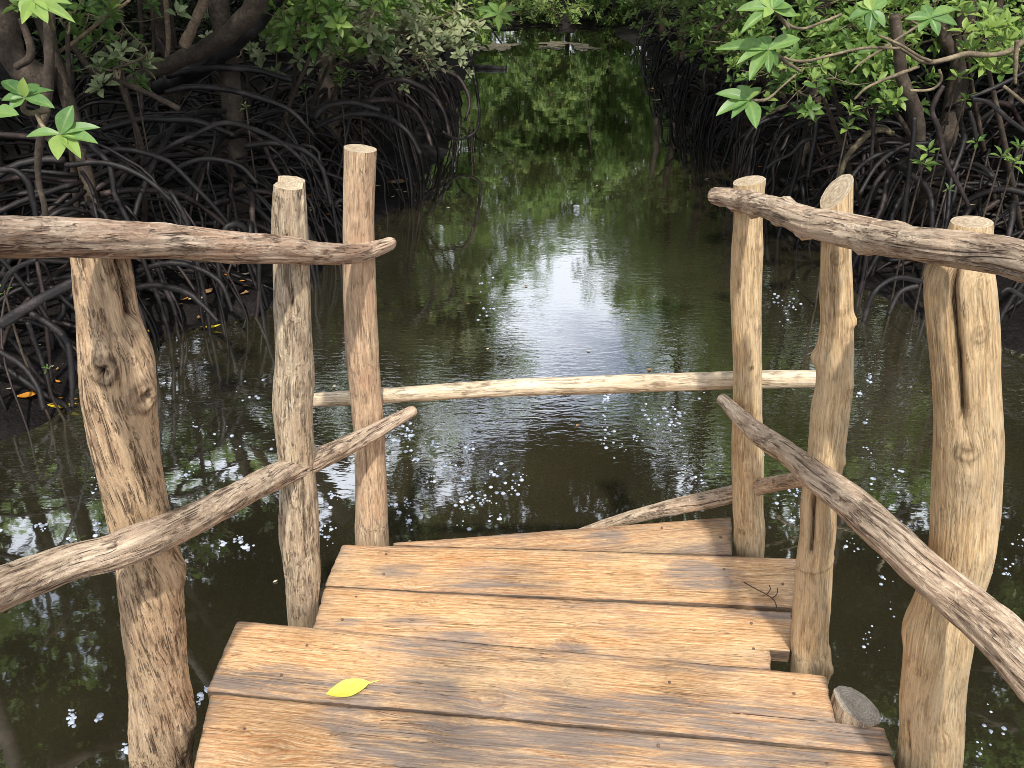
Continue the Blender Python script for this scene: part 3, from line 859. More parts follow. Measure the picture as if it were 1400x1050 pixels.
log("rail", rail_pts([(1620, 1150, 0.66, 96), (1500, 1010, 0.80, 84), (1420, 925, 0.90, 76), (1370, 872, 0.975, 68), (1320, 826, 1.05, 62), (1270, 785, 1.105, 57), (1220, 738, 1.18, 52), (1170, 694, 1.30, 47), (1120, 655, 1.40, 41), (1080, 622, 1.54, 34), (1040, 595, 1.71, 28), (1010, 568, 1.80, 22), (983, 541, 1.86, 15)]),
    [M["rail_bark"], M["end_grey"]], right, 10, knots=[(0.70, 0.8, 0.014, 0.005, 0.4), (0.62, -0.3, 0.02, 0.005, 0.5), (0.5, 0.3, 0.02, 0.005, 0.3), (0.8, 0.4, 0.012, 0.004, 0.3)], lump=0.12, ridge=0.08, twist=1.4, taper_end=[(1, 0.012)], nseg=72, ds=0.005)

pole = empty("crossbar_pole", at_y(770, 527, 1.96), "straight pale debarked pole nailed level across the far end of the walkway", "pole")
log("bar", rail_pts([(428, 547, 2.01, 19), (500, 543, 2.005, 21), (600, 536, 1.99, 22), (700, 530, 1.98, 24), (800, 527, 1.97, 25), (900, 523, 1.955, 25), (1000, 520, 1.935, 25), (1060, 519, 1.925, 25), (1115, 518, 1.92, 24)]),
    [M["pole_pale"], M["end_pale"]], pole, 11, knots=[(0.52, 0.2, 0.01, 0.003, 0.4), (0.7, -0.3, 0.012, 0.003, 0.5), (0.2, 0.2, 0.01, 0.002, 0.3)], lump=0.06, ridge=0.02, nseg=48)
brace = empty("brace_pole", at_y(960, 690, 2.0), "thin brown pole slanting up from under the far plank", "pole")
log("bar", rail_pts([(760, 742, 2.12, 14), (840, 714, 2.08, 17), (900, 698, 2.04, 21), (960, 685, 1.99, 24), (1000, 676, 1.96, 24), (1050, 663, 1.80, 22), (1100, 655, 1.55, 21), (1120, 652, 1.53, 20)]),
    [M["rail_bark"], M["end_grey"]], brace, 12, knots=[(0.35, 0.5, 0.012, 0.004, 0.3), (0.5, 0.2, 0.01, 0.003, 0.3)], lump=0.10, ridge=0.04, nseg=40)
# sawn stump beside the boards
st = at_z(1172, 964, 0.012)
stump = empty("post_stump", (st.x, st.y, 0), "short sawn off grey post stump in the notch of a plank", "stump")
log("trunk", [(st.x - 0.02, st.y, -1.35, 0.052), (st.x - 0.012, st.y, -0.6, 0.05), (st.x, st.y, st.z, 0.052)], [M["post_grey"], M["end_grey"]], stump, 13,
    knots=[], lump=0.05, ridge=0.03, slant_top=(-0.38, -0.02, 0), nseg=56, ds=0.008)

# ------------------------------------------------------------------ LEAVES
def leaf_template(n_len, n_wid, fold=0.12, droop=0.18):
    """unit leaf: base at origin, tip at x=1; width 1 across y (scaled later)"""
    V, F_, LAT = [], [], []
    for i in range(n_len + 1):
        t = i / n_len
        wv = max(0.02, (math.sin(PI * min(1, t ** 0.85 * 0.97 + 0.03))) ** 0.75) * (0.55 + 0.45 * min(1, t * 2.2)) * 0.5
        if t < 0.06: wv = 0.035
        for j in range(-n_wid, n_wid + 1):
            f = j / n_wid
            V.append((t, f * wv, abs(f) * wv * fold * 2 - droop * t * t))
            LAT.append(abs(f))
    w_ = 2 * n_wid + 1
    for i in range(n_len):
        for j in range(w_ - 1):
            F_.append((i * w_ + j, i * w_ + j + 1, (i + 1) * w_ + j + 1, (i + 1) * w_ + j))
    return np.array(V), F_, np.array(LAT)
LT_HI = leaf_template(10, 3)
LT_MID = leaf_template(4, 1)
_lo = np.array([(0, 0, 0), (0.55, 0.42, 0.04), (1, 0, -0.15), (0.55, -0.42, 0.04)])
LT_LO = (_lo, [(0, 1, 2), (0, 2, 3)], np.array([0.5] * 4))

def place_leaves(tmpl, pos, dirs, ups, L, W, tone):
    """vectorised: arrays of leaf frames -> verts, faces, attrs"""
    V0, F0, lat = tmpl
    n = len(pos)
    d = dirs / (np.linalg.norm(dirs, axis=1)[:, None] + 1e-9)
    s = np.cross(ups, d); s /= (np.linalg.norm(s, axis=1)[:, None] + 1e-9)
    u = np.cross(d, s)
    V = (pos[:, None, :] + V0[None, :, 0:1] * L[:, None, None] * d[:, None, :] + V0[None, :, 1:2] * W[:, None, None] * s[:, None, :]
         + V0[None, :, 2:3] * L[:, None, None] * u[:, None, :])
    nv = len(V0)
    faces = []
    for i in range(n):
        o_ = i * nv
        faces += [tuple(q + o_ for q in f) for f in F0]
    return V.reshape(-1, 3), faces, {"tone": np.repeat(tone, nv), "lat": np.tile(lat, n)}

def rosettes(centres, axes, rng, nl=(6, 9), L=(0.09, 0.13), aspect=0.42, tmpl=LT_MID, spread=(0.35, 1.15), tone=(0.15, 0.75), tone_c=None):
    pos, dirs, ups, LL, TT = [], [], [], [], []
    for c, a in zip(centres, axes):
        a = a / np.linalg.norm(a)
        ref = np.array([1, 0, 0]) if abs(a[0]) < 0.8 else np.array([0, 1, 0])
        e1 = np.cross(a, ref); e1 /= np.linalg.norm(e1); e2 = np.cross(a, e1)
        k = rng.integers(nl[0], nl[1] + 1); ph = rng.uniform(0, 6.28)
        ct = rng.uniform(*tone)
        for i in range(k):
            az = ph + i * 2.4 + rng.normal(0, 0.15)
            el = spread[0] + (spread[1] - spread[0]) * (1 - i / k) + rng.normal(0, 0.08)
            h = math.cos(az) * e1 + math.sin(az) * e2
            dd = h * math.sin(el) + a * math.cos(el)
            pos.append(c + dd * 0.008 - a * 0.02 * (1 - i / k)); dirs.append(dd); ups.append(a * 1.0 - h * 0.25 + rng.normal(0, 0.12, 3))
            LL.append(rng.uniform(*L) * (1 - 0.35 * i / k)); TT.append(min(1, max(0, ct + rng.normal(0, 0.12) + 0.18 * i / k)))
    LL = np.array(LL)
    return place_leaves(tmpl, np.array(pos), np.array(dirs), np.array(ups), LL, LL * aspect, np.array(TT))

# -- crown meshes shared by the tall trees (origin at the crown centre)
def crown_mesh(seed, rad, n_clump, n_ros, L, tmpl=LT_LO, mat="leaf_far", clump=0.34):
    rng = np.random.default_rng(seed)
    rad = np.array(rad)
    cs = []
    while len(cs) < n_clump:
        p = rng.uniform(-1, 1, 3)
        if 0.25 < np.linalg.norm(p) < 0.95:
            cs.append(p)
    cs = np.array(cs)
    C, A = [], []
    for i in range(n_ros):
        c = cs[rng.integers(0, n_clump)]
        off = rng.normal(0, 1, 3); off /= np.linalg.norm(off)
        p = c + off * clump * rng.uniform(0.35, 1.0) ** 0.6
        C.append(p * rad); A.append(off * 0.6 + np.array([0, 0, 0.75]) + c * 0.3)
    V, fs, at = rosettes(np.array(C), np.array(A), rng, (5, 8), (L * 0.75, L * 1.2), 0.45, tmpl, (0.4, 1.3), (0.05, 0.85))
    me = make_mesh("crown", V, fs, M[mat], False, at)
    return me, cs * rad

CROWNS = [crown_mesh(100 + i, r, nc, nr, L) for i, (r, nc, nr, L) in enumerate([
    ((1.7, 1.7, 1.3), 18, 900, 0.15), ((2.0, 1.6, 1.1), 20, 950, 0.15), ((1.4, 1.6, 1.7), 18, 900, 0.15), ((2.3, 2.0, 0.9), 20, 900, 0.15)])]
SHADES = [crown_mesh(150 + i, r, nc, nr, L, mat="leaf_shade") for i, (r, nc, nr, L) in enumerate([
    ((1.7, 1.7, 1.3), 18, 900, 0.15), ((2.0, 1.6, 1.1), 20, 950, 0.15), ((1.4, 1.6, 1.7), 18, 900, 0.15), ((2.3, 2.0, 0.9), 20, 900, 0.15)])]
BUSHES = [crown_mesh(200 + i, r, nc, nr, L) for i, (r, nc, nr, L) in enumerate([
    ((1.5, 1.2, 1.2), 14, 650, 0.15), ((1.2, 1.2, 1.5), 14, 650, 0.15)])]

def arc_root(p0, ang, reach, rise, r0, rng, end_z=None):
    """stilt root leaving a stem, arching out and diving into the mud"""
    pts, rad = [], []
    bend = rng.uniform(-0.35, 0.35)
    while reach > 0.2 and bank_d(p0[0] + math.cos(ang) * reach, p0[1] + math.sin(ang) * reach) < -0.12:
        reach *= 0.85
    x1 = p0[0] + math.cos(ang) * reach; y1 = p0[1] + math.sin(ang) * reach
    z1 = (ground(x1, y1) if end_z is None else end_z)
    z1 = max(z1, WATER - 0.25) - 0.06
    n = 9
    pw = rng.uniform(1.9, 3.0)
    for i in range(n):
        t = i / (n - 1)
        a = ang + bend * t * (1 - t) * 2
        k = 1 - (1 - t) ** 1.45
        x = p0[0] + math.cos(a) * reach * k + rng.normal(0, 0.012); y = p0[1] + math.sin(a) * reach * k + rng.normal(0, 0.012)
        z = p0[2] + rise * math.sin(PI * min(1, t * 1.25)) * (1 - t * 0.5) + (z1 - p0[2]) * t ** pw
        pts.append((x, y, z)); rad.append(r0 * (1 - 0.35 * t))
    return pts, rad

def roots_for(tree, x, y, h0, n, seed, reach=(0.6, 1.9), r=(0.007, 0.025), angs=None, mat=None):
    n = min(82, int(n * 2.1)) if n > 12 else n
    rng = np.random.default_rng(seed)
    starts = []
    for i in range(n):
        if angs is None:
            ang = rng.uniform(0, 2 * PI)
        else:
            ang = rng.uniform(*angs)
        if starts and rng.random() < 0.42:
            sp = starts[rng.integers(0, len(starts))]
            p0 = sp[0]; ang = sp[1] + rng.normal(0, 0.6); rc = rng.uniform(0.3, 0.9) * reach[1] * 0.6; rise = rng.uniform(0.02, 0.16)
        else:
            z0 = h0 + rng.uniform(-0.35, 0.45)
            p0 = (x + math.cos(ang) * 0.04, y + math.sin(ang) * 0.04, z0); rc = rng.uniform(*reach); rise = rng.uniform(-0.06, 0.18)
        pts, rad = arc_root(p0, ang, rc, rise, rng.uniform(*r), rng)
        starts.append((pts[rng.integers(2, 5)], ang))
        tube("prop_root", pts, rad, mat or (M["root_red"] if rng.random() < 0.22 else M["root"]), tree, 18, 7, 0.13, int(rng.integers(0, 9999)))

def tree(x, y, label, h=4.5, lean=(0, 0), crowns=(), nroots=0, seed=0, r=0.07, h0=0.25, group=None, reach=(0.6, 1.9), angs=None, name="mangrove_tree", limbs=True, mat="bark"):
    gz = ground(x, y)
    t = empty(name, (x, y, gz), label, "tree", group)
    rng = np.random.default_rng(seed + 500)
    base = gz - 0.15 if nroots == 0 else gz + 0.05
    pts = []
    k = 7
    for i in range(k):
        f = i / (k - 1)
        pts.append((x + lean[0] * f ** 1.3 + rng.normal(0, 0.05) * (0 < i), y + lean[1] * f ** 1.3 + rng.normal(0, 0.05) * (0 < i), base + (h - base) * f))
    tube("trunk", pts, [r * (1.15 - 0.75 * i / (k - 1)) for i in range(k)], M[mat], t, 30, 10, 0.06, seed)
    for (ci, off, s, rz) in crowns:
        me, cs = (CROWNS + BUSHES + SHADES)[ci]
        c = Vector((x + lean[0] + off[0], y + lean[1] + off[1], h + off[2]))
        local_link("crown", me, t, c - t.location, (0, 0, rz), (s, s, s))
        if limbs:
            parts = []
            rot = Matrix.Rotation(rz, 3, "Z")
            for q in cs[::2]:
                e = c + rot @ Vector(q) * s
                j = int(rng.integers(3, k))
                p0 = Vector(pts[j])
                mid = p0.lerp(e, 0.5) + Vector((rng.normal(0, 0.12), rng.normal(0, 0.12), -0.12))
                parts.append(tube_arrays([tuple(p0), tuple(mid), tuple(e)], [r * 0.4, r * 0.25, r * 0.08], 8, 5))
            V, fs = merge(parts)
            V = V - np.array(t.location)
            local_link("limb", make_mesh("limb", V, fs, M[mat]), t)
    if nroots:
        roots_for(t, x, y, gz + 0.35 + h0, nroots, seed, reach, angs=angs)
    return t

def stroke(parent, name, rows, mat, seed=0, nseg=8, wob=0.08, nring=None):
    """rows (px,py,Y,width px) -> a rounded limb standing at depth Y"""
    pts, rad = [], []
    for (px, py, Y, w_) in rows:
        p = at_y(px, py, Y)
        pts.append(tuple(p)); rad.append(w_ / 2 * scale_at(p))
    return tube(name, pts, rad, M[mat], parent, nring or 8 * len(rows), nseg, wob, seed)

# ---------------- left bank
LG = "mangroves rooted along the left bank"
t1 = tree(-2.55, 5.0, "mangrove on the left mud bank behind the thick knotted post", 5.2, (-0.3, 0.9), [(0, (-0.8, -1.0, 0.6), 1.0, 0.3)], 30, 11, 0.04, 0.15, LG, (0.5, 1.7))
t2 = tree(-2.15, 6.5, "mangrove with long low grey roots arching above the left top rail", 6.0, (0.4, 0.6), [(1, (-0.8, 1.7, 0.4), 1.1, 1.3)], 40, 12, 0.075, 0.1, LG, (0.6, 1.9))
t3 = tree(-1.75, 8.3, "mangrove whose reddish roots arch out beside the tallest left post", 6.4, (0.2, 0.5), [(2, (-0.1, 1.2, 0.3), 1.1, 2.0)], 44, 13, 0.08, 0.2, LG, (0.6, 1.6))
t4 = tree(-1.7, 10.6, "mangrove at the outer bend of the left bank over its root tangle", 6.2, (0.1, 0.5), [(0, (0.0, 0.5, 0.2), 1.15, 4.0)], 34, 14, 0.08, 0.2, LG, (0.6, 1.5))
t5 = tree(-1.9, 13.6, "farther mangrove on the left bank where the creek narrows", 5.8, (0.0, 0.3), [(2, (0.3, 0.6, -1.2), 1.15, 5.0), (0, (0.0, 3.0, -1.6), 1.15, 2.0)], 26, 15, 0.08, 0.2, LG, (0.6, 1.5))
t6 = tree(-3.9, 6.3, "dark mangrove deep in shade behind the left top rail", 5.5, (-0.3, 0.2), [(3, (0.2, 0.2, 0.0), 1.1, 0.9)], 26, 16, 0.09, 0.2, LG, (0.6, 1.8))
t7 = tree(-3.6, 9.2, "mangrove set back from the left bank under dense leaves", 6.8, (0.2, 0.2), [(1, (0.2, 0.2, 0.0), 1.2, 3.9)], 24, 17, 0.1, 0.25, LG, (0.6, 1.8))
t8 = tree(-5.6, 8.0, "mangrove in the dim forest at the far left", 6.0, (0.0, 0.0), [(0, (0.0, 0.2, 0.0), 1.2, 2.9)], 14, 18, 0.1, 0.25, LG, (0.6, 1.8))
t0 = tree(-3.2, 3.9, "nearest mangrove at the left edge with roots reaching the waterline", 4.6, (-0.4, -0.3), [(3, (-0.4, 0.0, 0.3), 1.0, 0.4)], 20, 19, 0.06, 0.0, LG, (0.4, 1.3))

# drawn limbs of the left bank
stroke(t6, "limb", [(178, 112, 6.3, 16), (215, 95, 6.2, 20), (255, 78, 6.1, 22), (295, 58, 6.0, 24), (335, 25, 5.9, 27), (365, -25, 5.8, 30), (380, -80, 5.7, 30)], "bark", 1, 12)
stroke(t6, "limb", [(215, 120, 6.8, 18), (262, 100, 6.6, 23), (310, 65, 6.5, 27), (360, 15, 6.4, 28), (400, -50, 6.3, 28)], "root", 2, 12)
stroke(t6, "limb", [(252, 62, 5.95, 15), (262, 40, 5.9, 14), (272, 18, 5.85, 13), (288, -20, 5.8, 13)], "bark_pale", 3, 10)
stroke(t0, "trunk", [(70, 112, 5.0, 44), (30, 95, 5.0, 38), (14, 60, 5.0, 33), (10, 10, 5.0, 31), (14, -70, 5.0, 31)], "bark", 4, 12)
stroke(t0, "limb", [(28, 25, 4.4, 9), (38, 52, 4.4, 10), (42, 76, 4.4, 11), (22, 92, 4.4, 10)], "bark", 5)
stroke(t0, "limb", [(65, -30, 3.7, 15), (68, 60, 3.7, 15), (63, 140, 3.7, 14), (55, 190, 3.7, 11), (52, 240, 3.7, 8), (62, 292, 3.7, 8), (58, 345, 3.7, 8)], "bark", 6)
stroke(t6, "branch", [(46, 106, 5.2, 4), (75, 76, 5.2, 5), (100, 58, 5.2, 5), (140, 28, 5.2, 5), (178, 0, 5.2, 4)], "bark_pale", 7)
stroke(t6, "branch", [(96, 60, 5.3, 8), (122, 92, 5.3, 9), (150, 108, 5.3, 9), (190, 122, 5.3, 8), (246, 149, 5.3, 8)], "bark", 8)
for i, (x0, w_) in enumerate([(192, 6), (208, 5), (228, 7), (167, 4), (312, 5)]):
    stroke(t7, "limb", [(x0 - 6, -40, 8.2, w_), (x0, 20, 8.2, w_), (x0 + 2, 62, 8.2, w_), (x0 - 3, 120, 8.2, w_)], "bark_pale" if i == 2 else "bark", 20 + i)
roots_left = [
 (t2, [(190, 232, 5.4, 5), (225, 205, 5.3, 7), (262, 186, 5.3, 7), (305, 168, 5.3, 7), (345, 176, 5.4, 7), (385, 195, 5.5, 6), (420, 225, 5.6, 5)]),
 (t2, [(226, 126, 6.1, 7), (257, 119, 6.1, 8), (300, 121, 6.2, 8), (345, 131, 6.2, 8), (395, 150, 6.3, 7), (430, 185, 6.3, 6)]),
 (t2, [(140, 178, 5.6, 8), (186, 165, 5.6, 9), (229, 163, 5.6, 9), (274, 167, 5.7, 8), (320, 185, 5.7, 7)]),
 (t2, [(224, 245, 5.2, 6), (250, 226, 5.2, 7), (286, 217, 5.2, 7), (326, 226, 5.2, 6), (352, 250, 5.2, 6)]),
 (t1, [(90, 226, 4.6, 7), (135, 222, 4.6, 8), (170, 230, 4.6, 8), (205, 248, 4.6, 7), (235, 275, 4.6, 6)]),
 (t2, [(228, 103, 6.5, 9), (260, 97, 6.5, 10), (300, 92, 6.5, 10), (350, 96, 6.6, 9), (400, 110, 6.6, 8)]),
 (t3, [(500, 150, 7.6, 6), (512, 122, 7.6, 7), (530, 111, 7.6, 7), (555, 110, 7.6, 7), (585, 125, 7.6, 7), (605, 150, 7.5, 6), (615, 185, 7.4, 5)]),
 (t3, [(430, 175, 7.0, 7), (455, 162, 7.0, 8), (485, 155, 7.0, 8), (520, 158, 7.0, 8), (555, 178, 6.9, 7), (575, 210, 6.9, 6)]),
 (t3, [(470, 148, 7.5, 6), (500, 138, 7.4, 7), (535, 137, 7.4, 7), (565, 150, 7.3, 6), (580, 172, 7.3, 6), (590, 200, 7.2, 5)]),
 (t3, [(420, 145, 6.9, 8), (428, 160, 6.8, 9), (445, 145, 6.8, 9), (480, 140, 6.8, 8), (520, 150, 6.8, 7)]),
 (t2, [(335, 200, 6.0, 7), (372, 196, 6.0, 8), (412, 204, 6.0, 8), (440, 230, 6.0, 7), (452, 280, 6.0, 6)]),
 (t4, [(640, 60, 10.2, 5), (648, 100, 10.0, 5), (655, 150, 9.8, 4), (650, 180, 9.6, 4), (625, 190, 9.5, 4), (605, 180, 9.4, 4)]),
 (t4, [(575, 95, 9.2, 6), (605, 96, 9.2, 6), (630, 110, 9.1, 6), (642, 140, 9.0, 5), (636, 165, 8.9, 4)]),
 (t1, [(0, 444, 3.5, 15), (50, 412, 3.55, 14), (103, 384, 3.6, 13), (150, 355, 3.7, 12)]),
 (t1, [(0, 480, 3.7, 8), (30, 500, 3.7, 8), (52, 530, 3.65, 8), (60, 560, 3.6, 7)]),
 (t1, [(42, 428, 3.8, 9), (70, 445, 3.8, 10), (92, 468, 3.75, 10), (98, 510, 3.7, 8), (99, 556, 3.65, 6)]),
 (t1, [(38, 440, 3.9, 7), (52, 480, 3.9, 7), (66, 520, 3.85, 7), (70, 545, 3.8, 6)]),
 (t1, [(180, 395, 4.6, 7), (215, 390, 4.6, 9), (255, 400, 4.55, 9), (280, 420, 4.5, 7), (298, 440, 4.45, 6)]),
 (t1, [(185, 372, 4.8, 8), (225, 360, 4.8, 8), (262, 364, 4.8, 8), (300, 385, 4.75, 7), (318, 425, 4.7, 6)]),
 (t0, [(0, 232, 4.0, 8), (22, 234, 4.0, 9), (38, 250, 4.0, 9), (45, 275, 4.0, 8), (50, 300, 4.0, 8)]),
 (t0, [(2, 398, 3.6, 6), (12, 375, 3.6, 7), (30, 362, 3.6, 7), (50, 355, 3.6, 6)]),
]
for i, (tt, rows) in enumerate(roots_left):
    stroke(tt, "prop_root", rows, "root_red" if i in (6, 8, 12) else "root", 40 + i, 9)

# ---------------- right bank
RG = "mangroves rooted along the right bank"
r1 = tree(3.15, 6.3, "mangrove on the right bank with a forked pale low branch", 5.4, (-0.1, 0.4), [(1, (-0.2, 0.3, 0.5), 1.05, 0.5)], 26, 31, 0.07, 0.1, RG, (0.6, 1.6))
r2 = tree(2.75, 8.0, "mangrove fanning dark roots into the water beyond the right posts", 5.8, (-0.1, 0.5), [(2, (-0.2, 0.3, 0.3), 1.0, 1.9)], 36, 32, 0.07, 0.0, RG, (0.6, 1.5))
r3 = tree(2.7, 10.0, "mangrove on the right bank where the roots turn black", 5.6, (0.1, 0.5), [(0, (0.3, 0.2, 0.2), 1.0, 2.4)], 36, 33, 0.07, 0.0, RG, (0.6, 1.5))
r4 = tree(2.7, 12.4, "mangrove halfway along the right bank over spidery roots", 5.2, (0.1, 0.3), [(3, (0.4, 0.2, 0.0), 0.9, 3.0)], 34, 34, 0.07, 0.0, RG, (0.6, 1.4))
r5 = tree(2.9, 15.5, "far mangrove on the right bank near the bend", 4.8, (0.2, 0.2), [(2, (0.0, 0.4, -1.6), 1.0, 1.0)], 30, 35, 0.07, 0.0, RG, (0.6, 1.4))
r6 = tree(3.1, 19.0, "last mangrove on the right bank before the creek turns", 4.6, (0.2, 0.2), [(0, (0.4, 0, 0), 0.9, 5.1)], 24, 36, 0.07, 0.0, RG, (0.6, 1.4))
r7 = tree(4.6, 7.4, "dark mangrove behind the thick grooved post on the right", 6.0, (0.1, 0.2), [(1, (0, 0, 0), 1.2, 4.4)], 26, 37, 0.09, 0.2, RG, (0.6, 1.8))
r8 = tree(4.4, 5.2, "nearest mangrove at the right edge among bare crossing roots", 5.0, (0.5, 0.0), [(3, (0.4, 0.0, 0.3), 1.0, 2.2)], 26, 38, 0.07, 0.1, RG, (0.5, 1.6))
r9 = tree(4.6, 10.5, "mangrove set back in the trees on the right", 6.2, (0.0, 0.0), [(2, (0.1, 0, 0), 1.2, 3.3)], 16, 39, 0.09, 0.2, RG, (0.6, 1.8))

stroke(r1, "trunk", [(1224, 20, 5.4, 15), (1230, 79, 5.4, 16), (1237, 119, 5.4, 17), (1252, 151, 5.4, 19), (1258, 200, 5.4, 14)], "bark", 50, 10)
stroke(r1, "limb", [(1283, 20, 5.9, 18), (1290, 45, 5.9, 18), (1300, 70, 5.9, 14), (1308, 95, 5.9, 10)], "bark", 51, 10)
stroke(r7, "limb", [(1366, -20, 6.6, 12), (1364, 30, 6.6, 12), (1362, 90, 6.6, 12)], "bark", 52)
limbs_right = [
 [(1420, 40, 4.9, 9), (1400, 56, 4.9, 9), (1378, 71, 4.9, 8), (1353, 75, 4.9, 7), (1322, 74, 4.9, 8), (1290, 82, 4.9, 7), (1262, 84, 4.9, 6), (1235, 68, 4.9, 5), (1212, 52, 4.9, 4)],
 [(1168, 136, 4.8, 3), (1182, 122, 4.8, 4), (1199, 113, 4.8, 4), (1227, 102, 4.8, 5), (1256, 91, 4.9, 5)],
 [(1072, 78, 4.5, 3), (1085, 83, 4.5, 4), (1105, 83, 4.6, 4), (1135, 76, 4.7, 4), (1180, 66, 4.8, 4), (1230, 66, 4.9, 4)],
 [(1070, 26, 4.4, 3), (1082, 36, 4.4, 4), (1100, 39, 4.5, 4), (1125, 30, 4.6, 4), (1150, 20, 4.7, 4)],
 [(1244, 124, 5.0, 4), (1262, 124, 5.0, 4), (1278, 120, 5.0, 4), (1287, 108, 5.0, 4), (1284, 95, 5.0, 4)],
 [(1163, 100, 5.0, 3), (1178, 85, 5.0, 3), (1205, 68, 5.0, 4), (1240, 45, 5.0, 4), (1262, 30, 5.0, 4)],
 [(1200, 48, 4.8, 3), (1232, 62, 4.8, 4), (1258, 78, 4.85, 4), (1275, 84, 4.9, 4)],
]
for i, rows in enumerate(limbs_right):
    stroke(r1 if i else r8, "branch", rows, "bark_twig", 60 + i, 8)
roots_right = [
 (r2, [(1146, 252, 5.9, 6), (1150, 235, 5.9, 7), (1161, 211, 5.9, 8), (1186, 184, 5.9, 9), (1208, 177, 6.0, 9), (1221, 183, 6.0, 8)], "bark_twig"),
 (r1, [(1250, 160, 5.1, 8), (1249, 186, 5.1, 7), (1243, 236, 5.1, 7), (1234, 312, 5.1, 8)], "root"),
 (r8, [(1290, 117, 4.8, 6), (1280, 135, 4.8, 8), (1274, 152, 4.8, 7), (1282, 172, 4.8, 7), (1287, 192, 4.8, 7), (1293, 220, 4.8, 6), (1308, 248, 4.8, 6), (1325, 282, 4.8, 5)], "root_red"),
 (r2, [(1214, 115, 5.8, 4), (1203, 138, 5.8, 5), (1196, 153, 5.8, 6), (1193, 195, 5.8, 5), (1191, 234, 5.8, 5)], "root_red"),
 (r2, [(1118, 143, 6.4, 5), (1116, 170, 6.4, 7), (1112, 200, 6.4, 7), (1104, 242, 6.4, 7)], "root"),
 (r2, [(1012, 225, 7.4, 4), (1018, 195, 7.4, 5), (1035, 171, 7.4, 6), (1070, 158, 7.4, 6), (1118, 149, 7.4, 6), (1150, 150, 7.4, 6)], "root"),
 (r2, [(1016, 200, 7.6, 4), (1040, 165, 7.6, 5), (1075, 146, 7.6, 5), (1110, 132, 7.6, 5), (1140, 122, 7.6, 5)], "root_red"),
 (r2, [(1057, 205, 6.8, 4), (1068, 185, 6.8, 5), (1086, 170, 6.8, 6), (1124, 158, 6.8, 6), (1160, 155, 6.8, 6)], "root"),
 (r2, [(1048, 230, 6.4, 4), (1060, 220, 6.4, 5), (1082, 210, 6.4, 5), (1100, 192, 6.4, 6), (1130, 186, 6.4, 6)], "root"),
 (r8, [(1326, 133, 4.9, 5), (1350, 124, 4.9, 6), (1378, 111, 4.9, 6), (1405, 96, 4.9, 6)], "root"),
 (r8, [(1329, 135, 4.7, 5), (1347, 138, 4.7, 6), (1362, 148, 4.7, 6), (1380, 164, 4.7, 6), (1405, 182, 4.7, 6)], "root"),
 (r8, [(1326, 152, 4.7, 5), (1332, 175, 4.7, 6), (1335, 190, 4.7, 5)], "root"),
 (r8, [(1372, 118, 4.7, 4), (1385, 128, 4.7, 5), (1400, 140, 4.7, 5), (1420, 150, 4.7, 5)], "bark_twig"),
 (r1, [(1140, 290, 5.2, 5), (1170, 235, 5.3, 6), (1200, 212, 5.3, 6), (1240, 205, 5.4, 6), (1265, 225, 5.4, 6)], "root"),
 (r1, [(1175, 265, 5.1, 5), (1200, 225, 5.2, 6), (1235, 200, 5.3, 6), (1270, 195, 5.3, 6)], "root"),
 (r8, [(1390, 55, 4.6, 6), (1389, 85, 4.6, 6), (1388, 115, 4.6, 4)], "bark_twig"),
 (r8, [(1180, 440, 4.2, 6), (1195, 400, 4.2, 7), (1225, 380, 4.25, 7), (1262, 385, 4.3, 7)], "root"),
 (r8, [(1215, 430, 4.1, 6), (1230, 400, 4.2, 7), (1255, 390, 4.2, 7)], "root"),
 (r8, [(1368, 400, 4.2, 5), (1380, 395, 4.2, 6), (1400, 408, 4.2, 6), (1420, 430, 4.2, 6)], "root"),
]
for i, (tt, rows, mm) in enumerate(roots_right):
    stroke(tt, "prop_root", rows, mm, 80 + i, 9)

# long roots sweeping low and sideways over the mud
def sweeps(tr, n, x0, x1, y0, y1, seed):
    rng = np.random.default_rng(seed)
    for k in range(n):
        x, y = rng.uniform(x0, x1), rng.uniform(y0, y1)
        ang = rng.normal(0.0, 0.5) + (PI if rng.random() < 0.5 else 0); L = rng.uniform(0.9, 2.0); hgt = rng.uniform(0.10, 0.42); skew = rng.uniform(0.7, 1.5)
        pts, rad = [], []
        r0 = rng.uniform(0.011, 0.024)
        for i in range(9):
            t = i / 8
            px_, py_ = x + math.cos(ang) * L * (t - 0.5), y + math.sin(ang) * L * (t - 0.5) + 0.12 * math.sin(t * 5 + k)
            if bank_d(px_, py_) < -0.05: break
            g0 = ground(px_, py_)
            pts.append((px_, py_, g0 - 0.03 + hgt * math.sin(PI * t ** skew) + rng.normal(0, 0.012))); rad.append(r0 * (1.1 - 0.5 * t))
        if len(pts) > 5:
            tube("prop_root", pts, rad, M["root_red"] if rng.random() < 0.2 else M["root"], tr, 26, 8, 0.12, int(rng.integers(0, 9999)))
sweeps(t1, 30, -3.4, -1.5, 4.4, 6.2, 1)
sweeps(t2, 9, -3.0, -1.2, 5.6, 7.4, 2)
sweeps(t3, 12, -2.4, -0.9, 6.8, 8.6, 3)
sweeps(t6, 34, -3.9, -1.4, 5.0, 8.0, 4)
sweeps(r1, 18, 2.4, 4.2, 5.4, 7.2, 5)
sweeps(r8, 18, 3.0, 5.0, 4.8, 6.4, 6)

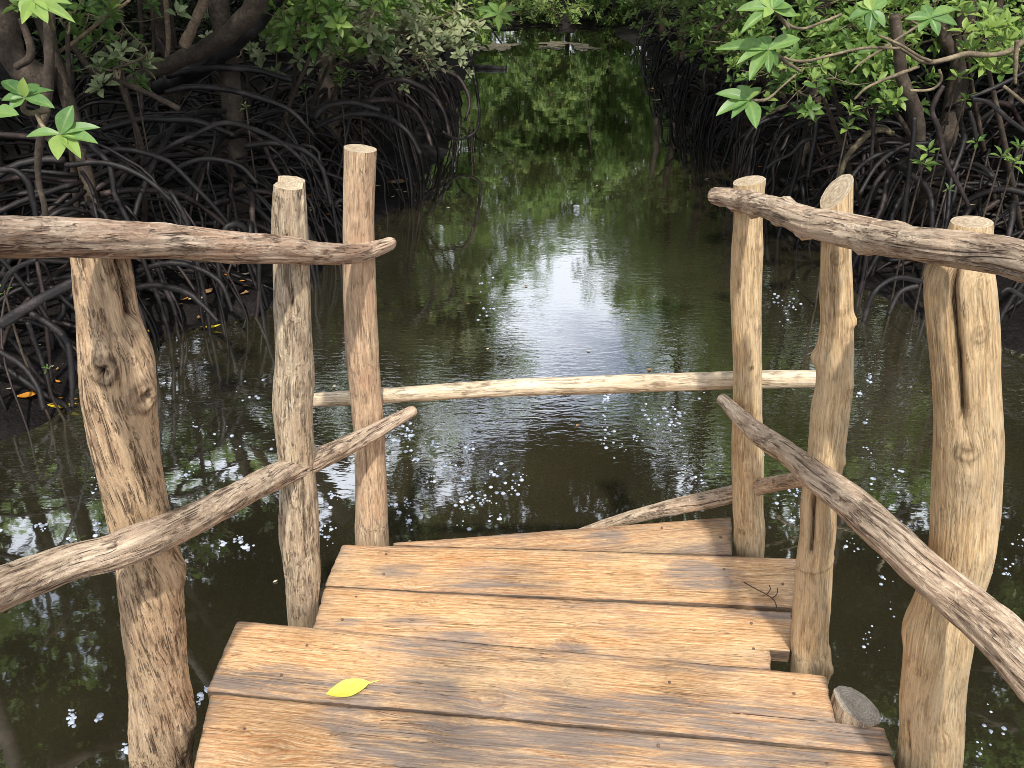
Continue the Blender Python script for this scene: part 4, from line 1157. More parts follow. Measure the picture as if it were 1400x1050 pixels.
# ---------------- far bend and the deep forest
FG = "mangroves closing the creek at the far bend"
far = [(-3.6, 21.5, 6.6), (-1.2, 26.0, 7.6), (0.9, 27.0, 6.0), (2.8, 26.5, 6.2), (4.6, 24.0, 6.6), (6.5, 26.0, 6.6), (-5.5, 25.0, 7.2), (-2.4, 30.0, 7.2), (1.9, 31.5, 5.0), (5.0, 31.0, 6.6), (-8.0, 34.0, 6.5), (-4.5, 35.5, 6.8), (-1.0, 36.0, 6.6), (1.4, 36.5, 5.6), (3.8, 36.0, 6.0), (7.0, 35.0, 7.0), (10.0, 33.0, 7.0)]
far_lab = ["bright mangrove on the left point of the far bend", "mangrove left of centre at the far end of the creek", "low mangrove at the middle of the far end of the creek", "low mangrove right of centre at the far end of the creek",
           "mangrove at the right corner of the far bend", "taller mangrove behind the right corner of the far bend", "tall mangrove behind the left point of the far bend", "mangrove in the second row left of the far end",
           "mangrove in the second row behind the middle of the far end", "mangrove in the second row right of the far end"] + ["hindmost mangrove beyond the creek bend, " + q for q in ("outermost on the left", "second from the left", "left of the middle", "in the middle", "right of the middle", "second from the right", "outermost on the right")]
assert len(far) == len(far_lab)
for i, ((x, y, h), lb) in enumerate(zip(far, far_lab)):
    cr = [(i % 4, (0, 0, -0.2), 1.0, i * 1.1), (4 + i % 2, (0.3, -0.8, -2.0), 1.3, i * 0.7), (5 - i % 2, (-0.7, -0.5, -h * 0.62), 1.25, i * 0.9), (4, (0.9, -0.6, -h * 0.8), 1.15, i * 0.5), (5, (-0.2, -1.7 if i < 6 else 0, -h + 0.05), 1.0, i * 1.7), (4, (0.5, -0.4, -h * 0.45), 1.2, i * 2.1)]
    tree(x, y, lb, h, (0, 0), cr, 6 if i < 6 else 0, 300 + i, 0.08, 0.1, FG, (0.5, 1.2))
BG = "shaded mangroves deep in the forest"
deep = [(-7.5, 11.5), (-5.2, 13.0), (-3.8, 16.5), (-6.8, 17.5), (-9.5, 14.0), (-8.8, 9.0), (-11, 19), (-3.0, 19.5), (-8, 23), (-13, 12), (-6.6, 5.6), (-14, 24),
        (5.2, 14.0), (7.2, 11.5), (5.0, 17.5), (7.5, 16.0), (9.5, 12.5), (6.8, 8.5), (8.6, 20.5), (11.5, 17), (5.6, 21), (12, 23), (9.0, 8.0), (6.6, 6.2)]
def where(x, y):
    side = "left" if x < 0 else "right"
    return side
dl = ["left of the leaning trunk", "behind the leaning trunk", "behind the narrow left bank", "well back on the left", "far back at the left edge", "beside the thick left trunk", "at the back of the left forest",
      "where the left bank meets the bend", "behind the left bend", "outermost in the left forest", "near the left edge of the view", "deepest on the left",
      "behind the middle of the right bank", "behind the right branches", "behind the far right bank", "well back on the right", "far back at the right edge", "behind the pale forked branch", "at the back of the right forest",
      "outermost in the right forest", "beside the right corner of the bend", "deepest on the right", "behind the right edge of the view", "near the right edge of the view"]
for i, ((x, y), d_) in enumerate(zip(deep, dl)):
    h = 4.2 + (i * 37 % 10) * 0.22
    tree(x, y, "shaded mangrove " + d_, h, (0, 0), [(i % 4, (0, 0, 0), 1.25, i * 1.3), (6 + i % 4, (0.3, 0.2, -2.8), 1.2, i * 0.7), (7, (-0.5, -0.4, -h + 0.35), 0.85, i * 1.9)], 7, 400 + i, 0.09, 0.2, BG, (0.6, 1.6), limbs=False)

# ---------------- low leafy shrubs and boughs on the banks
def shrub(px, py, Y, rad_px, n_ros, label, group, seed, L=(0.09, 0.13), mat="leaf", root_px=None, tone=(0.15, 0.75), twig="bark_twig", flat=0.6, tmpl=LT_MID):
    rng = np.random.default_rng(seed)
    c = at_y(px, py, Y); s = scale_at(c)
    rx, rz, ry = rad_px[0] * s, rad_px[1] * s, rad_px[0] * s * flat
    bx, by = (c.x, c.y + 0.2) if root_px is None else root_px
    gz = ground(bx, by)
    t = empty("mangrove_shrub", (bx, by, gz), label, "shrub", group)
    base = Vector((bx, by, max(gz, WATER) - 0.05))
    L = (L[0] * 0.84, L[1] * 0.96)
    # stem
    top = Vector((c.x, c.y, c.z - rz * 0.3))
    mid = base.lerp(top, 0.5) + Vector((rng.normal(0, .06), rng.normal(0, .06), 0.05))
    tube("stem", [tuple(base), tuple(mid), tuple(top)], [0.022, 0.018, 0.012], M["bark"], t, 12, 7, 0.08, seed)
    # clumps with branches
    nb = max(4, n_ros // 9)
    cl = []
    for i in range(nb):
        q = rng.normal(0, 0.55, 3); q = np.clip(q, -1, 1)
        cl.append(np.array([c.x + q[0] * rx, c.y + q[1] * ry, c.z + q[2] * rz]))
    parts, C, A = [], [], []
    for q in cl:
        e = Vector(q)
        m2 = top.lerp(e, 0.5) + Vector((rng.normal(0, .05), rng.normal(0, .05), rng.uniform(-0.08, 0.02)))
        parts.append(tube_arrays([tuple(top), tuple(m2), tuple(e)], [0.009, 0.007, 0.004], 9, 5))
    for i in range(n_ros):
        q = cl[rng.integers(0, nb)]
        off = rng.normal(0, 1, 3) * np.array([1, 0.9, 0.55]) * min(rx, 0.22) * 0.75
        p = q + off
        ax = np.array([off[0] * 3, off[1] * 3 - 0.25, 0.9]) + rng.normal(0, 0.25, 3)
        C.append(p); A.append(ax)
        if i % 2 == 0:
            m3 = (q + p) / 2 + np.array([0, 0, -0.03])
            parts.append(tube_arrays([tuple(q), tuple(m3), tuple(p)], [0.0035, 0.003, 0.0025], 5, 4))
    V, fs = merge(parts)
    link("branch", make_mesh("branch", V, fs, M[twig]), t)
    V, fs, at = rosettes(np.array(C), np.array(A), rng, (6, 9), L, 0.48, tmpl, (0.35, 1.35), tone)
    link("foliage", make_mesh("foliage", V, fs, M[mat], True, at), t)
    return t

SG = "low leafy mangrove shrubs on the right bank"
shrub(1130, 55, 6.2, (85, 50), 50, "leafy green mangrove shrub above the fanned roots on the right", SG, 1, (0.08, 0.12), root_px=(3.0, 7.2))
shrub(1060, 105, 6.8, (60, 35), 46, "small dense shrub whose leaves droop to the water on the right", SG, 2, (0.07, 0.10), root_px=(3.0, 7.8))
shrub(1195, 90, 5.8, (70, 45), 56, "bushy shrub around the dark forked trunk on the right", SG, 3, (0.08, 0.11), root_px=(3.1, 6.4))
shrub(1320, 30, 6.0, (90, 45), 52, "bright leafy shrub over the long pale branch on the right", SG, 4, (0.08, 0.115), tone=(0.35, 0.95), root_px=(3.9, 6.6))
shrub(1345, 50, 5.3, (40, 26), 20, "yellow green leaf clump beside the pale branch", SG, 5, (0.08, 0.11), tone=(0.6, 1.0), root_px=(3.6, 5.6))
shrub(1230, 20, 6.4, (85, 35), 64, "leafy shrub at the top of the frame above the forked trunk", SG, 6, (0.08, 0.12), root_px=(3.4, 7.0))
shrub(1010, 35, 8.2, (55, 38), 60, "shrub over the right bank behind the large leaf sprigs", SG, 7, (0.07, 0.10), root_px=(3.1, 8.8))
shrub(960, 15, 10.2, (50, 28), 60, "pale green shrub farther along the right bank", SG, 8, (0.08, 0.11), mat="leaf_far", tone=(0.3, 0.9), root_px=(3.1, 10.8))
shrub(905, 5, 13.0, (45, 22), 55, "distant shrub hanging over the right bank", SG, 9, (0.09, 0.12), mat="leaf_far", tone=(0.3, 0.9), root_px=(3.2, 13.4))
shrub(1375, 25, 7.0, (60, 40), 50, "leafy shrub at the right edge of the frame", SG, 10, (0.08, 0.11), root_px=(4.8, 7.6))
shrub(1185, 140, 6.0, (50, 22), 26, "sparse low leaves over the standing roots on the right", SG, 11, (0.07, 0.10), root_px=(3.1, 6.5))
shrub(1120, 105, 5.6, (45, 25), 24, "drooping leaf clumps beside the pale curved branches", SG, 12, (0.08, 0.11), root_px=(2.9, 6.6))
shrub(1085, 70, 7.4, (60, 30), 50, "shrub massed behind the two large leaf sprigs", SG, 16, (0.08, 0.11), tone=(0.3, 0.8), root_px=(3.0, 8.2))
shrub(985, 25, 8.8, (55, 34), 66, "leaf mass leaning toward the creek on the right bank", SG, 17, (0.08, 0.12), tone=(0.35, 0.9), root_px=(3.1, 9.4))
shrub(1390, 75, 5.6, (35, 25), 20, "leaf clump low against the right frame edge", SG, 18, (0.08, 0.11), root_px=(4.3, 6.0))
SL = "low leafy mangrove shrubs on the left bank"
shrub(405, 30, 7.2, (60, 45), 60, "broad leaved shrub right of the leaning trunk on the left", SL, 21, (0.08, 0.12), mat="leaf_dry", root_px=(-2.2, 7.9))
shrub(455, 65, 7.0, (45, 30), 36, "small green shrub hanging over the left roots", SL, 22, (0.07, 0.10), root_px=(-1.9, 7.8))
shrub(530, 40, 8.3, (65, 45), 80, "dusty pale shrub over the reddish arched roots", SL, 23, (0.07, 0.10), mat="leaf_dry", tone=(0.3, 0.95), twig="bark_pale", root_px=(-1.7, 9.0))
shrub(590, 35, 9.2, (45, 40), 60, "dusty shrub leaning out at the bend of the left bank", SL, 24, (0.07, 0.10), mat="leaf_dry", root_px=(-1.6, 9.8))
shrub(480, 5, 8.6, (70, 25), 55, "shrub at the top edge left of the creek", SL, 25, (0.08, 0.11), root_px=(-2.2, 9.2))
shrub(690, 12, 14.5, (40, 20), 46, "bright green shrub beyond the left bend of the creek", SL, 26, (0.10, 0.14), mat="leaf_far", tone=(0.5, 1.0), root_px=(-1.5, 15.2))
shrub(640, 20, 12.0, (35, 26), 42, "shrub trailing a twig over the left bend", SL, 27, (0.09, 0.12), mat="leaf_far", tone=(0.2, 0.8), root_px=(-1.7, 12.6))
shrub(755, 6, 19.0, (40, 18), 46, "light green shrub at the far left point of the creek", SL, 28, (0.13, 0.17), mat="leaf_far", tone=(0.5, 1.0), root_px=(-0.6, 25.0))
shrub(150, 30, 6.0, (70, 40), 22, "sparse shadowed shrub between the left trunks", SL, 29, (0.08, 0.12), tone=(0.0, 0.5), root_px=(-2.8, 6.6))
shrub(155, 85, 5.2, (55, 28), 12, "thin sapling foliage over the dark left branches", SL, 30, (0.08, 0.11), mat="leaf_dry", tone=(0.0, 0.5), root_px=(-2.6, 5.6))
shrub(90, 30, 5.0, (60, 30), 14, "dim green leaves beside the thick left trunk", SL, 31, (0.08, 0.12), tone=(0.1, 0.6), root_px=(-2.9, 5.4))
shrub(330, 55, 7.8, (30, 25), 12, "few pale leaves at the foot of the leaning trunk", SL, 32, (0.08, 0.11), mat="leaf_dry", root_px=(-2.6, 8.2))
shrub(560, 75, 8.4, (40, 16), 20, "brownish leaf spray over the arched roots", SL, 33, (0.07, 0.09), mat="leaf_dry", tone=(0.4, 1.0), twig="bark_pale", root_px=(-1.6, 8.9))

# ---------------- seedlings with single rosettes
shrub(440, 25, 6.4, (70, 38), 56, "large leaved shrub nearest the top left bank", SL, 34, (0.10, 0.14), tone=(0.3, 0.9), root_px=(-2.2, 7.2))
shrub(500, 30, 7.2, (65, 42), 70, "pale olive shrub over the middle of the left roots", SL, 35, (0.08, 0.12), mat="leaf_dry", tone=(0.35, 1.0), twig="bark_pale", root_px=(-1.9, 8.0))
shrub(570, 30, 8.0, (60, 36), 70, "olive shrub crowding the left bend of the creek", SL, 36, (0.08, 0.12), mat="leaf_dry", tone=(0.4, 1.0), twig="bark_pale", root_px=(-1.7, 8.7))
shrub(620, 12, 9.4, (45, 26), 48, "light green shrub touching the top edge at the left bend", SL, 37, (0.09, 0.13), tone=(0.4, 1.0), root_px=(-1.6, 10.0))
shrub(375, 20, 8.0, (45, 34), 34, "dark green shrub half hidden by the leaning trunk", SL, 38, (0.09, 0.13), tone=(0.1, 0.6), root_px=(-2.6, 8.8))
GS = "mangrove seedlings on the dark mud"
def seedling(px, py, Y, span_px, label, seed, n=2, tone=(0.3, 0.7), group=GS):
    rng = np.random.default_rng(seed)
    c = at_y(px, py, Y); s = scale_at(c)
    gz = max(ground(c.x, c.y + 0.05), WATER - 0.1)
    t = empty("mangrove_seedling", (c.x, c.y, gz), label, "seedling", group)
    tube("stem", [(c.x + 0.02, c.y + 0.03, gz - 0.05), (c.x - 0.01, c.y + 0.01, (gz + c.z) / 2), (c.x, c.y, c.z)], [0.007, 0.006, 0.005], M["bark"], t, 10, 6, 0.05, seed)
    C, A = [], []
    for i in range(n):
        C.append(np.array([c.x, c.y, c.z - i * span_px * s * 0.5]) + rng.normal(0, 0.01, 3)); A.append(np.array([rng.normal(0, .2), -0.35, 1.0]))
    L = span_px * s * 0.55
    V, fs, at = rosettes(np.array(C), np.array(A), rng, (6, 8), (L * 0.8, L * 1.15), 0.40, LT_MID, (0.5, 1.45), tone)
    link("foliage", make_mesh("foliage", V, fs, M["leaf"], True, at), t)
for i, (px, py, Y, sp, n, lb) in enumerate([
    (1163, 152, 5.2, 42, 2, "seedling with two tiers of leaves left of the standing roots"), (1267, 207, 5.0, 38, 2, "seedling between the two hanging roots on the right bank"),
    (1336, 195, 4.8, 30, 1, "small seedling below the crossing roots at right"), (1370, 212, 4.7, 34, 1, "seedling on the mud left of the right frame edge"), (1393, 200, 4.7, 40, 2, "seedling touching the right frame edge"),
    (1294, 258, 4.7, 18, 1, "tiny pale seedling above the right top rail"), (1310, 105, 5.6, 34, 1, "seedling leaves under the long pale branch"), (1318, 138, 5.4, 30, 1, "dim seedling beside the crossing roots"),
    (465, 97, 6.9, 30, 2, "pale green seedling on the left roots"), (417, 125, 6.6, 18, 1, "tiny seedling among the left arched roots"), (336, 142, 6.0, 16, 1, "tiny pale seedling at the middle of the left roots"),
    (182, 97, 5.4, 34, 1, "grey green seedling beside the dark diagonal branch"), (160, 58, 5.6, 36, 1, "dusty seedling under the orange twig on the left"), (490, 102, 7.4, 16, 1, "little seedling beside the dusty shrub"),
    (62, 505, 3.7, 12, 1, "lime seedling sprout on the mud by the thick knotted post"), (5, 395, 3.7, 20, 1, "seedling at the left edge under the top rail")]):
    seedling(px, py, Y, sp, lb, 700 + i, n, (0.25, 0.75))

# ---------------- large near sprigs, every leaf its own part
def sprig(stem_rows, hub, Y, leaves, label, seed, mat="leaf_near", group="leaf sprigs reaching in over the creek", extra=()):
    """leaves: (tip px, tip py, tip depth offset, width px, tone); hub is the photo pixel of the rosette centre"""
    rng = np.random.default_rng(seed)
    c = at_y(hub[0], hub[1], Y)
    t = empty("mangrove_sprig", c, label, "sprig", group)
    pts, rad = [], []
    for (px, py, yy, w_) in stem_rows:
        p = at_y(px, py, yy); pts.append(tuple(p)); rad.append(w_ / 2 * scale_at(p))
    tube("stem", pts, rad, M["bark_twig"], t, 24, 8, 0.06, seed)
    for (tx, ty, dy, wpx, tn) in leaves:
        tip = at_y(tx, ty, Y + dy)
        d = np.array(tip - c); L = np.linalg.norm(d)
        W = wpx * scale_at(c)
        view = np.array((CAM - c).normalized())
        up = view * 0.7 + np.array([0, 0, 0.8]) + rng.normal(0, 0.15, 3)
        V, fs, at = place_leaves(LT_HI, np.array([np.array(c)]), np.array([d]), np.array([up]), np.array([L]), np.array([W]), np.array([tn]))
        link("leaf", make_mesh("leaf", V, fs, M[mat], True, at), t)
    return t

sprig([(50, 155, 3.05, 7), (58, 172, 3.0, 6), (72, 182, 2.98, 5), (83, 184, 2.95, 5)], (83, 184), 2.95,
      [(96, 143, .03, 25, .35), (34, 181, -.03, 20, .55), (132, 168, .02, 20, .5), (129, 188, -.04, 22, .55), (77, 212, -.10, 24, .9), (108, 208, -.09, 20, .85), (62, 190, .05, 15, .6)],
      "sprig with one upright leaf hanging over the left mud above the top rail", 1)
sprig([(66, 150, 3.05, 8), (44, 155, 3.05, 8), (32, 150, 3.02, 7), (34, 133, 3.0, 6)], (34, 133), 3.0,
      [(0, 104, .05, 22, .15), (70, 118, .05, 22, .25), (30, 108, -.02, 15, .98), (0, 133, -.02, 18, .4), (71, 142, -.03, 20, .4), (12, 145, -.04, 18, .45), (52, 110, .08, 18, .3)],
      "sprig with a lime shoot at its centre near the left frame edge", 2)
sprig([(-30, 165, 2.6, 6), (-10, 155, 2.6, 6)], (-10, 155), 2.6, [(20, 152, -.03, 24, .6), (-30, 140, 0, 20, .5), (-20, 185, 0, 20, .5)], "pale leaf sprig cut off by the left frame edge", 3)
sprig([(72, 40, 3.2, 8), (62, 15, 3.1, 7), (48, 2, 3.0, 6)], (46, 2), 3.0,
      [(96, -2, .04, 22, .7), (98, 22, -.05, 18, .8), (62, 24, -.08, 22, .85), (28, 16, -.05, 24, .75), (30, 26, -.1, 16, .9), (5, -8, .03, 22, .6), (60, -30, .06, 20, .6)],
      "bright sprig at the top left corner of the frame", 4)
sprig([(1095, 98, 4.0, 4), (1075, 85, 3.95, 5), (1062, 75, 3.9, 5), (1048, 68, 3.85, 5)], (1050, 68), 3.85,
      [(980, 60, .02, 18, .55), (1004, 51, .08, 18, .5), (1043, 44, .10, 18, .5), (1096, 47, .03, 22, .6), (1008, 80, -.06, 18, .6), (1024, 103, -.10, 20, .6), (1052, 96, -.08, 14, .5), (1030, 88, -.05, 18, .65), (1066, 90, 0, 14, .35)],
      "wide fan of large pale leaves highest of the two right sprigs", 5)
sprig([(1089, 101, 4.0, 3), (1067, 120, 3.95, 3), (1048, 136, 3.9, 4), (1024, 137, 3.85, 4)], (1024, 137), 3.85,
      [(981, 123, .02, 20, .5), (1010, 113, .07, 20, .5), (980, 151, -.05, 22, .55), (1035, 170, -.12, 22, .55), (1040, 115, .06, 16, .45), (1001, 156, -.08, 16, .5), (1036, 124, -.03, 10, .95)],
      "lower sprig of large pale leaves over the water on the right", 6)
sprig([(1078, 38, 3.9, 5), (1065, 22, 3.85, 5), (1055, 12, 3.8, 5)], (1055, 12), 3.8,
      [(1008, 8, .02, 20, .6), (1014, 38, -.06, 16, .6), (1040, -8, .05, 16, .95), (1084, 4, .02, 20, .55), (1070, -12, .05, 20, .45), (1046, 20, -.06, 14, .85), (1092, 18, 0, 18, .6)],
      "green sprig with a yellow bud at the top right of the creek", 7)
sprig([(1208, 36, 4.0, 5), (1195, 18, 3.95, 5)], (1192, 14), 3.95,
      [(1186, -12, .04, 16, .95), (1214, -4, .03, 18, .55), (1160, 22, 0, 18, .4), (1190, 40, -.06, 18, .2), (1212, 34, -.05, 16, .5), (1172, 0, .05, 16, .8)],
      "sprig with a bright yellow shoot over the right shrubs", 8)
sprig([(1290, 40, 4.3, 5), (1275, 26, 4.2, 5)], (1272, 24), 4.2,
      [(1240, 22, 0, 16, .5), (1262, 4, .05, 16, .3), (1310, 6, .05, 18, .6), (1312, 30, -.03, 16, .4), (1256, 40, -.05, 16, .5), (1285, 46, -.06, 14, .45)],
      "sprig of dull green leaves above the dark forked limb", 9)
sprig([(640, 33, 9.0, 3), (660, 27, 8.9, 3), (682, 22, 8.8, 3)], (682, 20), 8.8,
      [(650, 8, .1, 10, .5), (668, 0, .1, 10, .6), (692, 0, .1, 8, 1.0), (712, 8, .1, 10, .6), (682, 38, -.2, 10, .7), (700, 26, -.1, 9, .7), (660, 22, -.1, 9, .6)],
      "bright sprig on a brown twig over the left bend of the creek", 10)

# ---------------- overhead boughs above the creek (seen mirrored in the water)
def bough(parent, p0, mid, centre, ci, s, rz, r=0.05, sq=1.0):
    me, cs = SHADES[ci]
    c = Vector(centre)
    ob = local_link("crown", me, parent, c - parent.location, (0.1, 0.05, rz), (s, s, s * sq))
    rot = Matrix.Rotation(rz, 3, "Z")
    parts = [tube_arrays([p0, mid, tuple(c)], [r, r * 0.75, r * 0.3], 14, 7)]
    for q in cs[::2]:
        e = c + rot @ Vector((q[0], q[1], q[2] * sq)) * s
        m_ = Vector(mid).lerp(e, 0.6) + Vector((0, 0, -0.05))
        parts.append(tube_arrays([tuple(Vector(mid).lerp(c, 0.5)), tuple(m_), tuple(e)], [r * 0.3, r * 0.2, r * 0.08], 7, 5))
    V, fs = merge(parts)
    local_link("limb", make_mesh("limb", V - np.array(parent.location), fs, M["bark"]), parent)
bough(t3, (-1.6, 8.7, 3.2), (-1.0, 8.9, 3.7), (-0.3, 9.2, 3.8), 3, 0.85, 0.4, sq=1.2)
bough(t4, (-1.6, 10.8, 3.2), (-0.9, 10.6, 4.0), (0.3, 10.4, 4.6), 1, 0.95, 1.4)
bough(r3, (2.75, 10.2, 3.2), (2.3, 9.9, 3.9), (1.6, 9.5, 4.1), 3, 0.85, 2.4, sq=1.2)
bough(r2, (2.7, 8.2, 3.4), (2.3, 8.2, 4.4), (1.7, 8.0, 4.6), 0, 0.85, 3.4)
bough(t3, (-1.7, 8.7, 3.8), (-1.2, 8.9, 4.8), (-0.7, 9.1, 5.6), 0, 0.85, 0.9)
bough(t1, (-2.4, 5.2, 2.2), (-2.5, 6.0, 2.8), (-2.5, 6.4, 3.2), 3, 0.8, 5.1, sq=1.2)
bough(t0, (-3.2, 3.9, 2.2), (-2.8, 4.4, 2.5), (-2.4, 4.6, 3.0), 1, 0.75, 2.1)
bough(r1, (3.1, 6.5, 2.6), (3.1, 7.0, 3.8), (2.9, 7.5, 4.3), 1, 0.9, 2.9)
bough(r8, (4.4, 5.2, 2.6), (4.2, 6.0, 3.4), (3.9, 6.6, 4.0), 3, 0.85, 0.9, sq=1.2)
bough(t5, (-1.9, 13.7, 3.0), (-1.6, 13.4, 3.4), (-1.3, 13.0, 3.4), 0, 0.8, 3.1)

bough(t1, (-2.6, 5.1, 1.9), (-3.0, 6.0, 2.8), (-3.5, 6.6, 3.2), 0, 0.7, 0.7)
bough(t2, (-2.1, 6.6, 2.3), (-2.3, 7.0, 3.2), (-2.7, 7.4, 3.9), 2, 0.75, 1.7)
bough(t0, (-3.3, 3.9, 2.3), (-3.4, 4.3, 2.6), (-3.7, 4.6, 2.9), 1, 0.6, 3.7)
bough(t1, (-2.4, 5.3, 2.8), (-1.9, 5.4, 3.2), (-1.2, 5.4, 3.4), 2, 0.62, 4.4)
bough(t0, (-3.3, 3.8, 3.0), (-2.9, 3.6, 3.4), (-2.2, 3.6, 3.6), 3, 0.6, 2.8)
bough(r1, (3.1, 6.4, 2.2), (3.0, 6.8, 3.1), (2.6, 7.0, 3.7), 2, 0.7, 0.2)
bough(r8, (4.4, 5.2, 2.2), (4.4, 6.2, 3.0), (4.3, 6.8, 3.5), 0, 0.7, 2.2)
bough(r1, (3.1, 6.4, 2.7), (2.6, 7.0, 3.8), (1.7, 7.3, 4.4), 1, 0.75, 5.2)
bough(r8, (4.4, 5.1, 3.2), (4.0, 6.2, 4.0), (3.5, 6.8, 4.8), 3, 0.8, 4.2)
bough(r2, (2.7, 8.0, 2.6), (1.9, 7.6, 3.2), (0.9, 7.2, 3.5), 0, 0.6, 3.0)
# the tree that shades the walkway from behind
bt = tree(-2.9, -2.6, "mangrove behind the walkway casting dappled shade on the deck", 5.6, (0.6, 0.2), [], 0, 900, 0.09, name="mangrove_tree")
def sparse_crown(seed, n, rad, L):
    rng = np.random.default_rng(seed)
    C = rng.normal(0, 0.5, (n, 3)) * np.array(rad); A = rng.normal(0, 0.4, (n, 3)) + np.array([0, 0, 1.0])
    V, fs, at = rosettes(C, A, rng, (6, 8), (L * .8, L * 1.2), 0.45, LT_MID, (0.5, 1.4), (0.2, 0.8))
    return make_mesh("crown", V, fs, M["leaf"], False, at)
SUN_DIR = Vector((0.03, -0.60, 0.80)).normalized()
cpos = Vector((0.15, 1.12, 0)) + SUN_DIR * 6.5
local_link("crown", sparse_crown(6, 30, (1.5, 0.6, 0.5), 0.12), bt, cpos - bt.location)
V, fs = merge([tube_arrays([(-2.5, -2.45, 3.6), (-1.9, -1.9, 4.6), tuple(cpos)], [0.05, 0.035, 0.012], 14, 6)])
local_link("limb", make_mesh("limb", V - np.array(bt.location), fs, M["bark"]), bt)

# ------------------------------------------------------------------ FALLEN LEAVES AND DEBRIS
def fallen(px, py, length_px, ang, mat, label, group=None, name="fallen_leaf", on=None, wid=0.42, curl=0.1, seed=0, tone=0.5, stalk=False):
    """a leaf lying flat on mud, water or deck: ang is its heading in world XY (radians)"""
    p = ground_hit(px, py) if on is None else at_z(px, py, on)
    z = max(p.z, ground(p.x, p.y), WATER) + 0.012 if on is None else p.z
    L = length_px * scale_at(p) * (1.25 if on is None else 1.0)
    rng = np.random.default_rng(seed + 77)
    V0, F0, lat = leaf_template(8, 2, fold=0.10, droop=0.0)
    V = np.zeros_like(V0)
    for i, v in enumerate(V0):
        x, y = (v[0] - 0.5) * L, v[1] * L * wid
        zz = abs(v[1]) * L * wid * 0.25 + curl * L * (v[0] - 0.5) ** 2 * 1.2 + 0.01 * L
        V[i] = (x, y, zz)
    me = make_mesh(name, V, F0, M[mat], True, {"tone": np.full(len(V), tone), "lat": lat})
    o_ = bpy.data.objects.new(name, me); COL.objects.link(o_)
    o_.location = (p.x, p.y, z); o_.rotation_euler = (rng.normal(0, .05), rng.normal(0, .05), ang)
    tag(o_, label, "leaf", group)
    if stalk:
        V2, f2 = tube_arrays([(0.47 * L, 0, 0.02 * L), (0.58 * L, 0.005 * L, 0.03 * L), (0.70 * L, -0.01 * L, 0.035 * L)], [0.0016, 0.0013, 0.0012], 8, 6)
        so = bpy.data.objects.new("stalk", make_mesh("stalk", V2, f2, M[mat], True, {"tone": np.full(len(V2), .9), "lat": np.full(len(V2), .5)}))
        COL.objects.link(so); so.parent = o_
    return o_
# the bright leaf on the deck: tip at (447,950), stalk toward (518,936)
a0, a1 = at_z(447, 951, 0.005), at_z(505, 936, 0.005)
fallen(477, 943, 60, math.atan2(a1.y - a0.y, a1.x - a0.x), "leaf_lime", "bright yellow leaf with a pale stalk lying on the deck planks", name="fallen_leaf", on=0.0065, wid=0.52, curl=0.16, stalk=True, tone=0.6)
hero = [
 (87, 560, 32, 0.05, "leaf_yellow", "yellow leaf at the mud edge left of the thick knotted post", .3), (40, 545, 24, 0.6, "leaf_orange", "orange leaf on the mud near the left frame edge", .6),
 (289, 451, 22, 0.2, "leaf_yellow", "yellow leaf at the waterline between the left posts", .3), (204, 459, 14, 0.0, "leaf_yellow", "small yellow leaf just right of the thick knotted post", .35),
 (306, 381, 18, 0.9, "leaf_orange", "orange leaf on the mud above the yellow waterline leaf", .6), (284, 403, 18, 1.2, "leaf_brown", "brown curled leaf beside the orange leaf on the left mud", .5),
 (246, 296, 18, 0.1, "leaf_orange", "orange leaf just above the left top rail", .4), (104, 288, 12, 0.3, "leaf_yellow", "mustard leaf peeking over the left top rail", .5),
 (545, 252, 26, 0.4, "leaf_brown", "rusty leaf cluster right of the tallest left post", .5), (545, 262, 10, 0.0, "leaf_pale", "pale leaf below the rusty leaves beyond the tallest left post", .4),
 (425, 270, 16, 0.8, "leaf_orange", "amber leaf between the two far left posts", .5), (428, 288, 14, 0.2, "leaf_pale", "cream leaf between the two far left posts", .5), (448, 286, 14, 1.4, "leaf_pale", "upright cream leaf beside the tallest left post", .6),
 (1256, 268, 9, 0.4, "leaf_lime", "pale yellow leaf on the mud above the right top rail", .4), (700, 125, 7, 0.4, "leaf_pale", "pale speck of a leaf floating midstream", .4), (802, 124, 9, 0.2, "leaf_pale", "cream leaf floating in the middle of the creek", .4),
]
for i, (px, py, lp, an, mt, lb, wd) in enumerate(hero):
    fallen(px, py, lp, an, mt, lb, "dead leaves fallen on the mud", seed=i, wid=wd, curl=0.4)
rl = random.Random(5)
small_zones = [((230, 250), (360, 300), 12), ((420, 250), (465, 305), 16), ((190, 365), (340, 440), 20), ((10, 470), (110, 560), 10), ((480, 235), (560, 290), 6), ((1010, 195), (1130, 300), 10), ((1180, 250), (1390, 300), 10),
               ((580, 120), (615, 145), 5), ((880, 70), (1000, 170), 8), ((350, 130), (480, 235), 8)]
for (ax_, ay_), (bx_, by_), n in small_zones:
    for k in range(n):
        px, py = rl.uniform(ax_, bx_), rl.uniform(ay_, by_)
        fallen(px, py, rl.uniform(6, 12), rl.uniform(0, 6.28), rl.choice(["leaf_pale", "leaf_pale", "leaf_brown", "leaf_orange", "leaf_brown", "leaf_orange"]),
               "small dead leaf lying on the dark mud among the roots", "small dead leaves scattered on the mud", seed=rl.randint(0, 9999), wid=rl.uniform(.3, .6), curl=0.4)
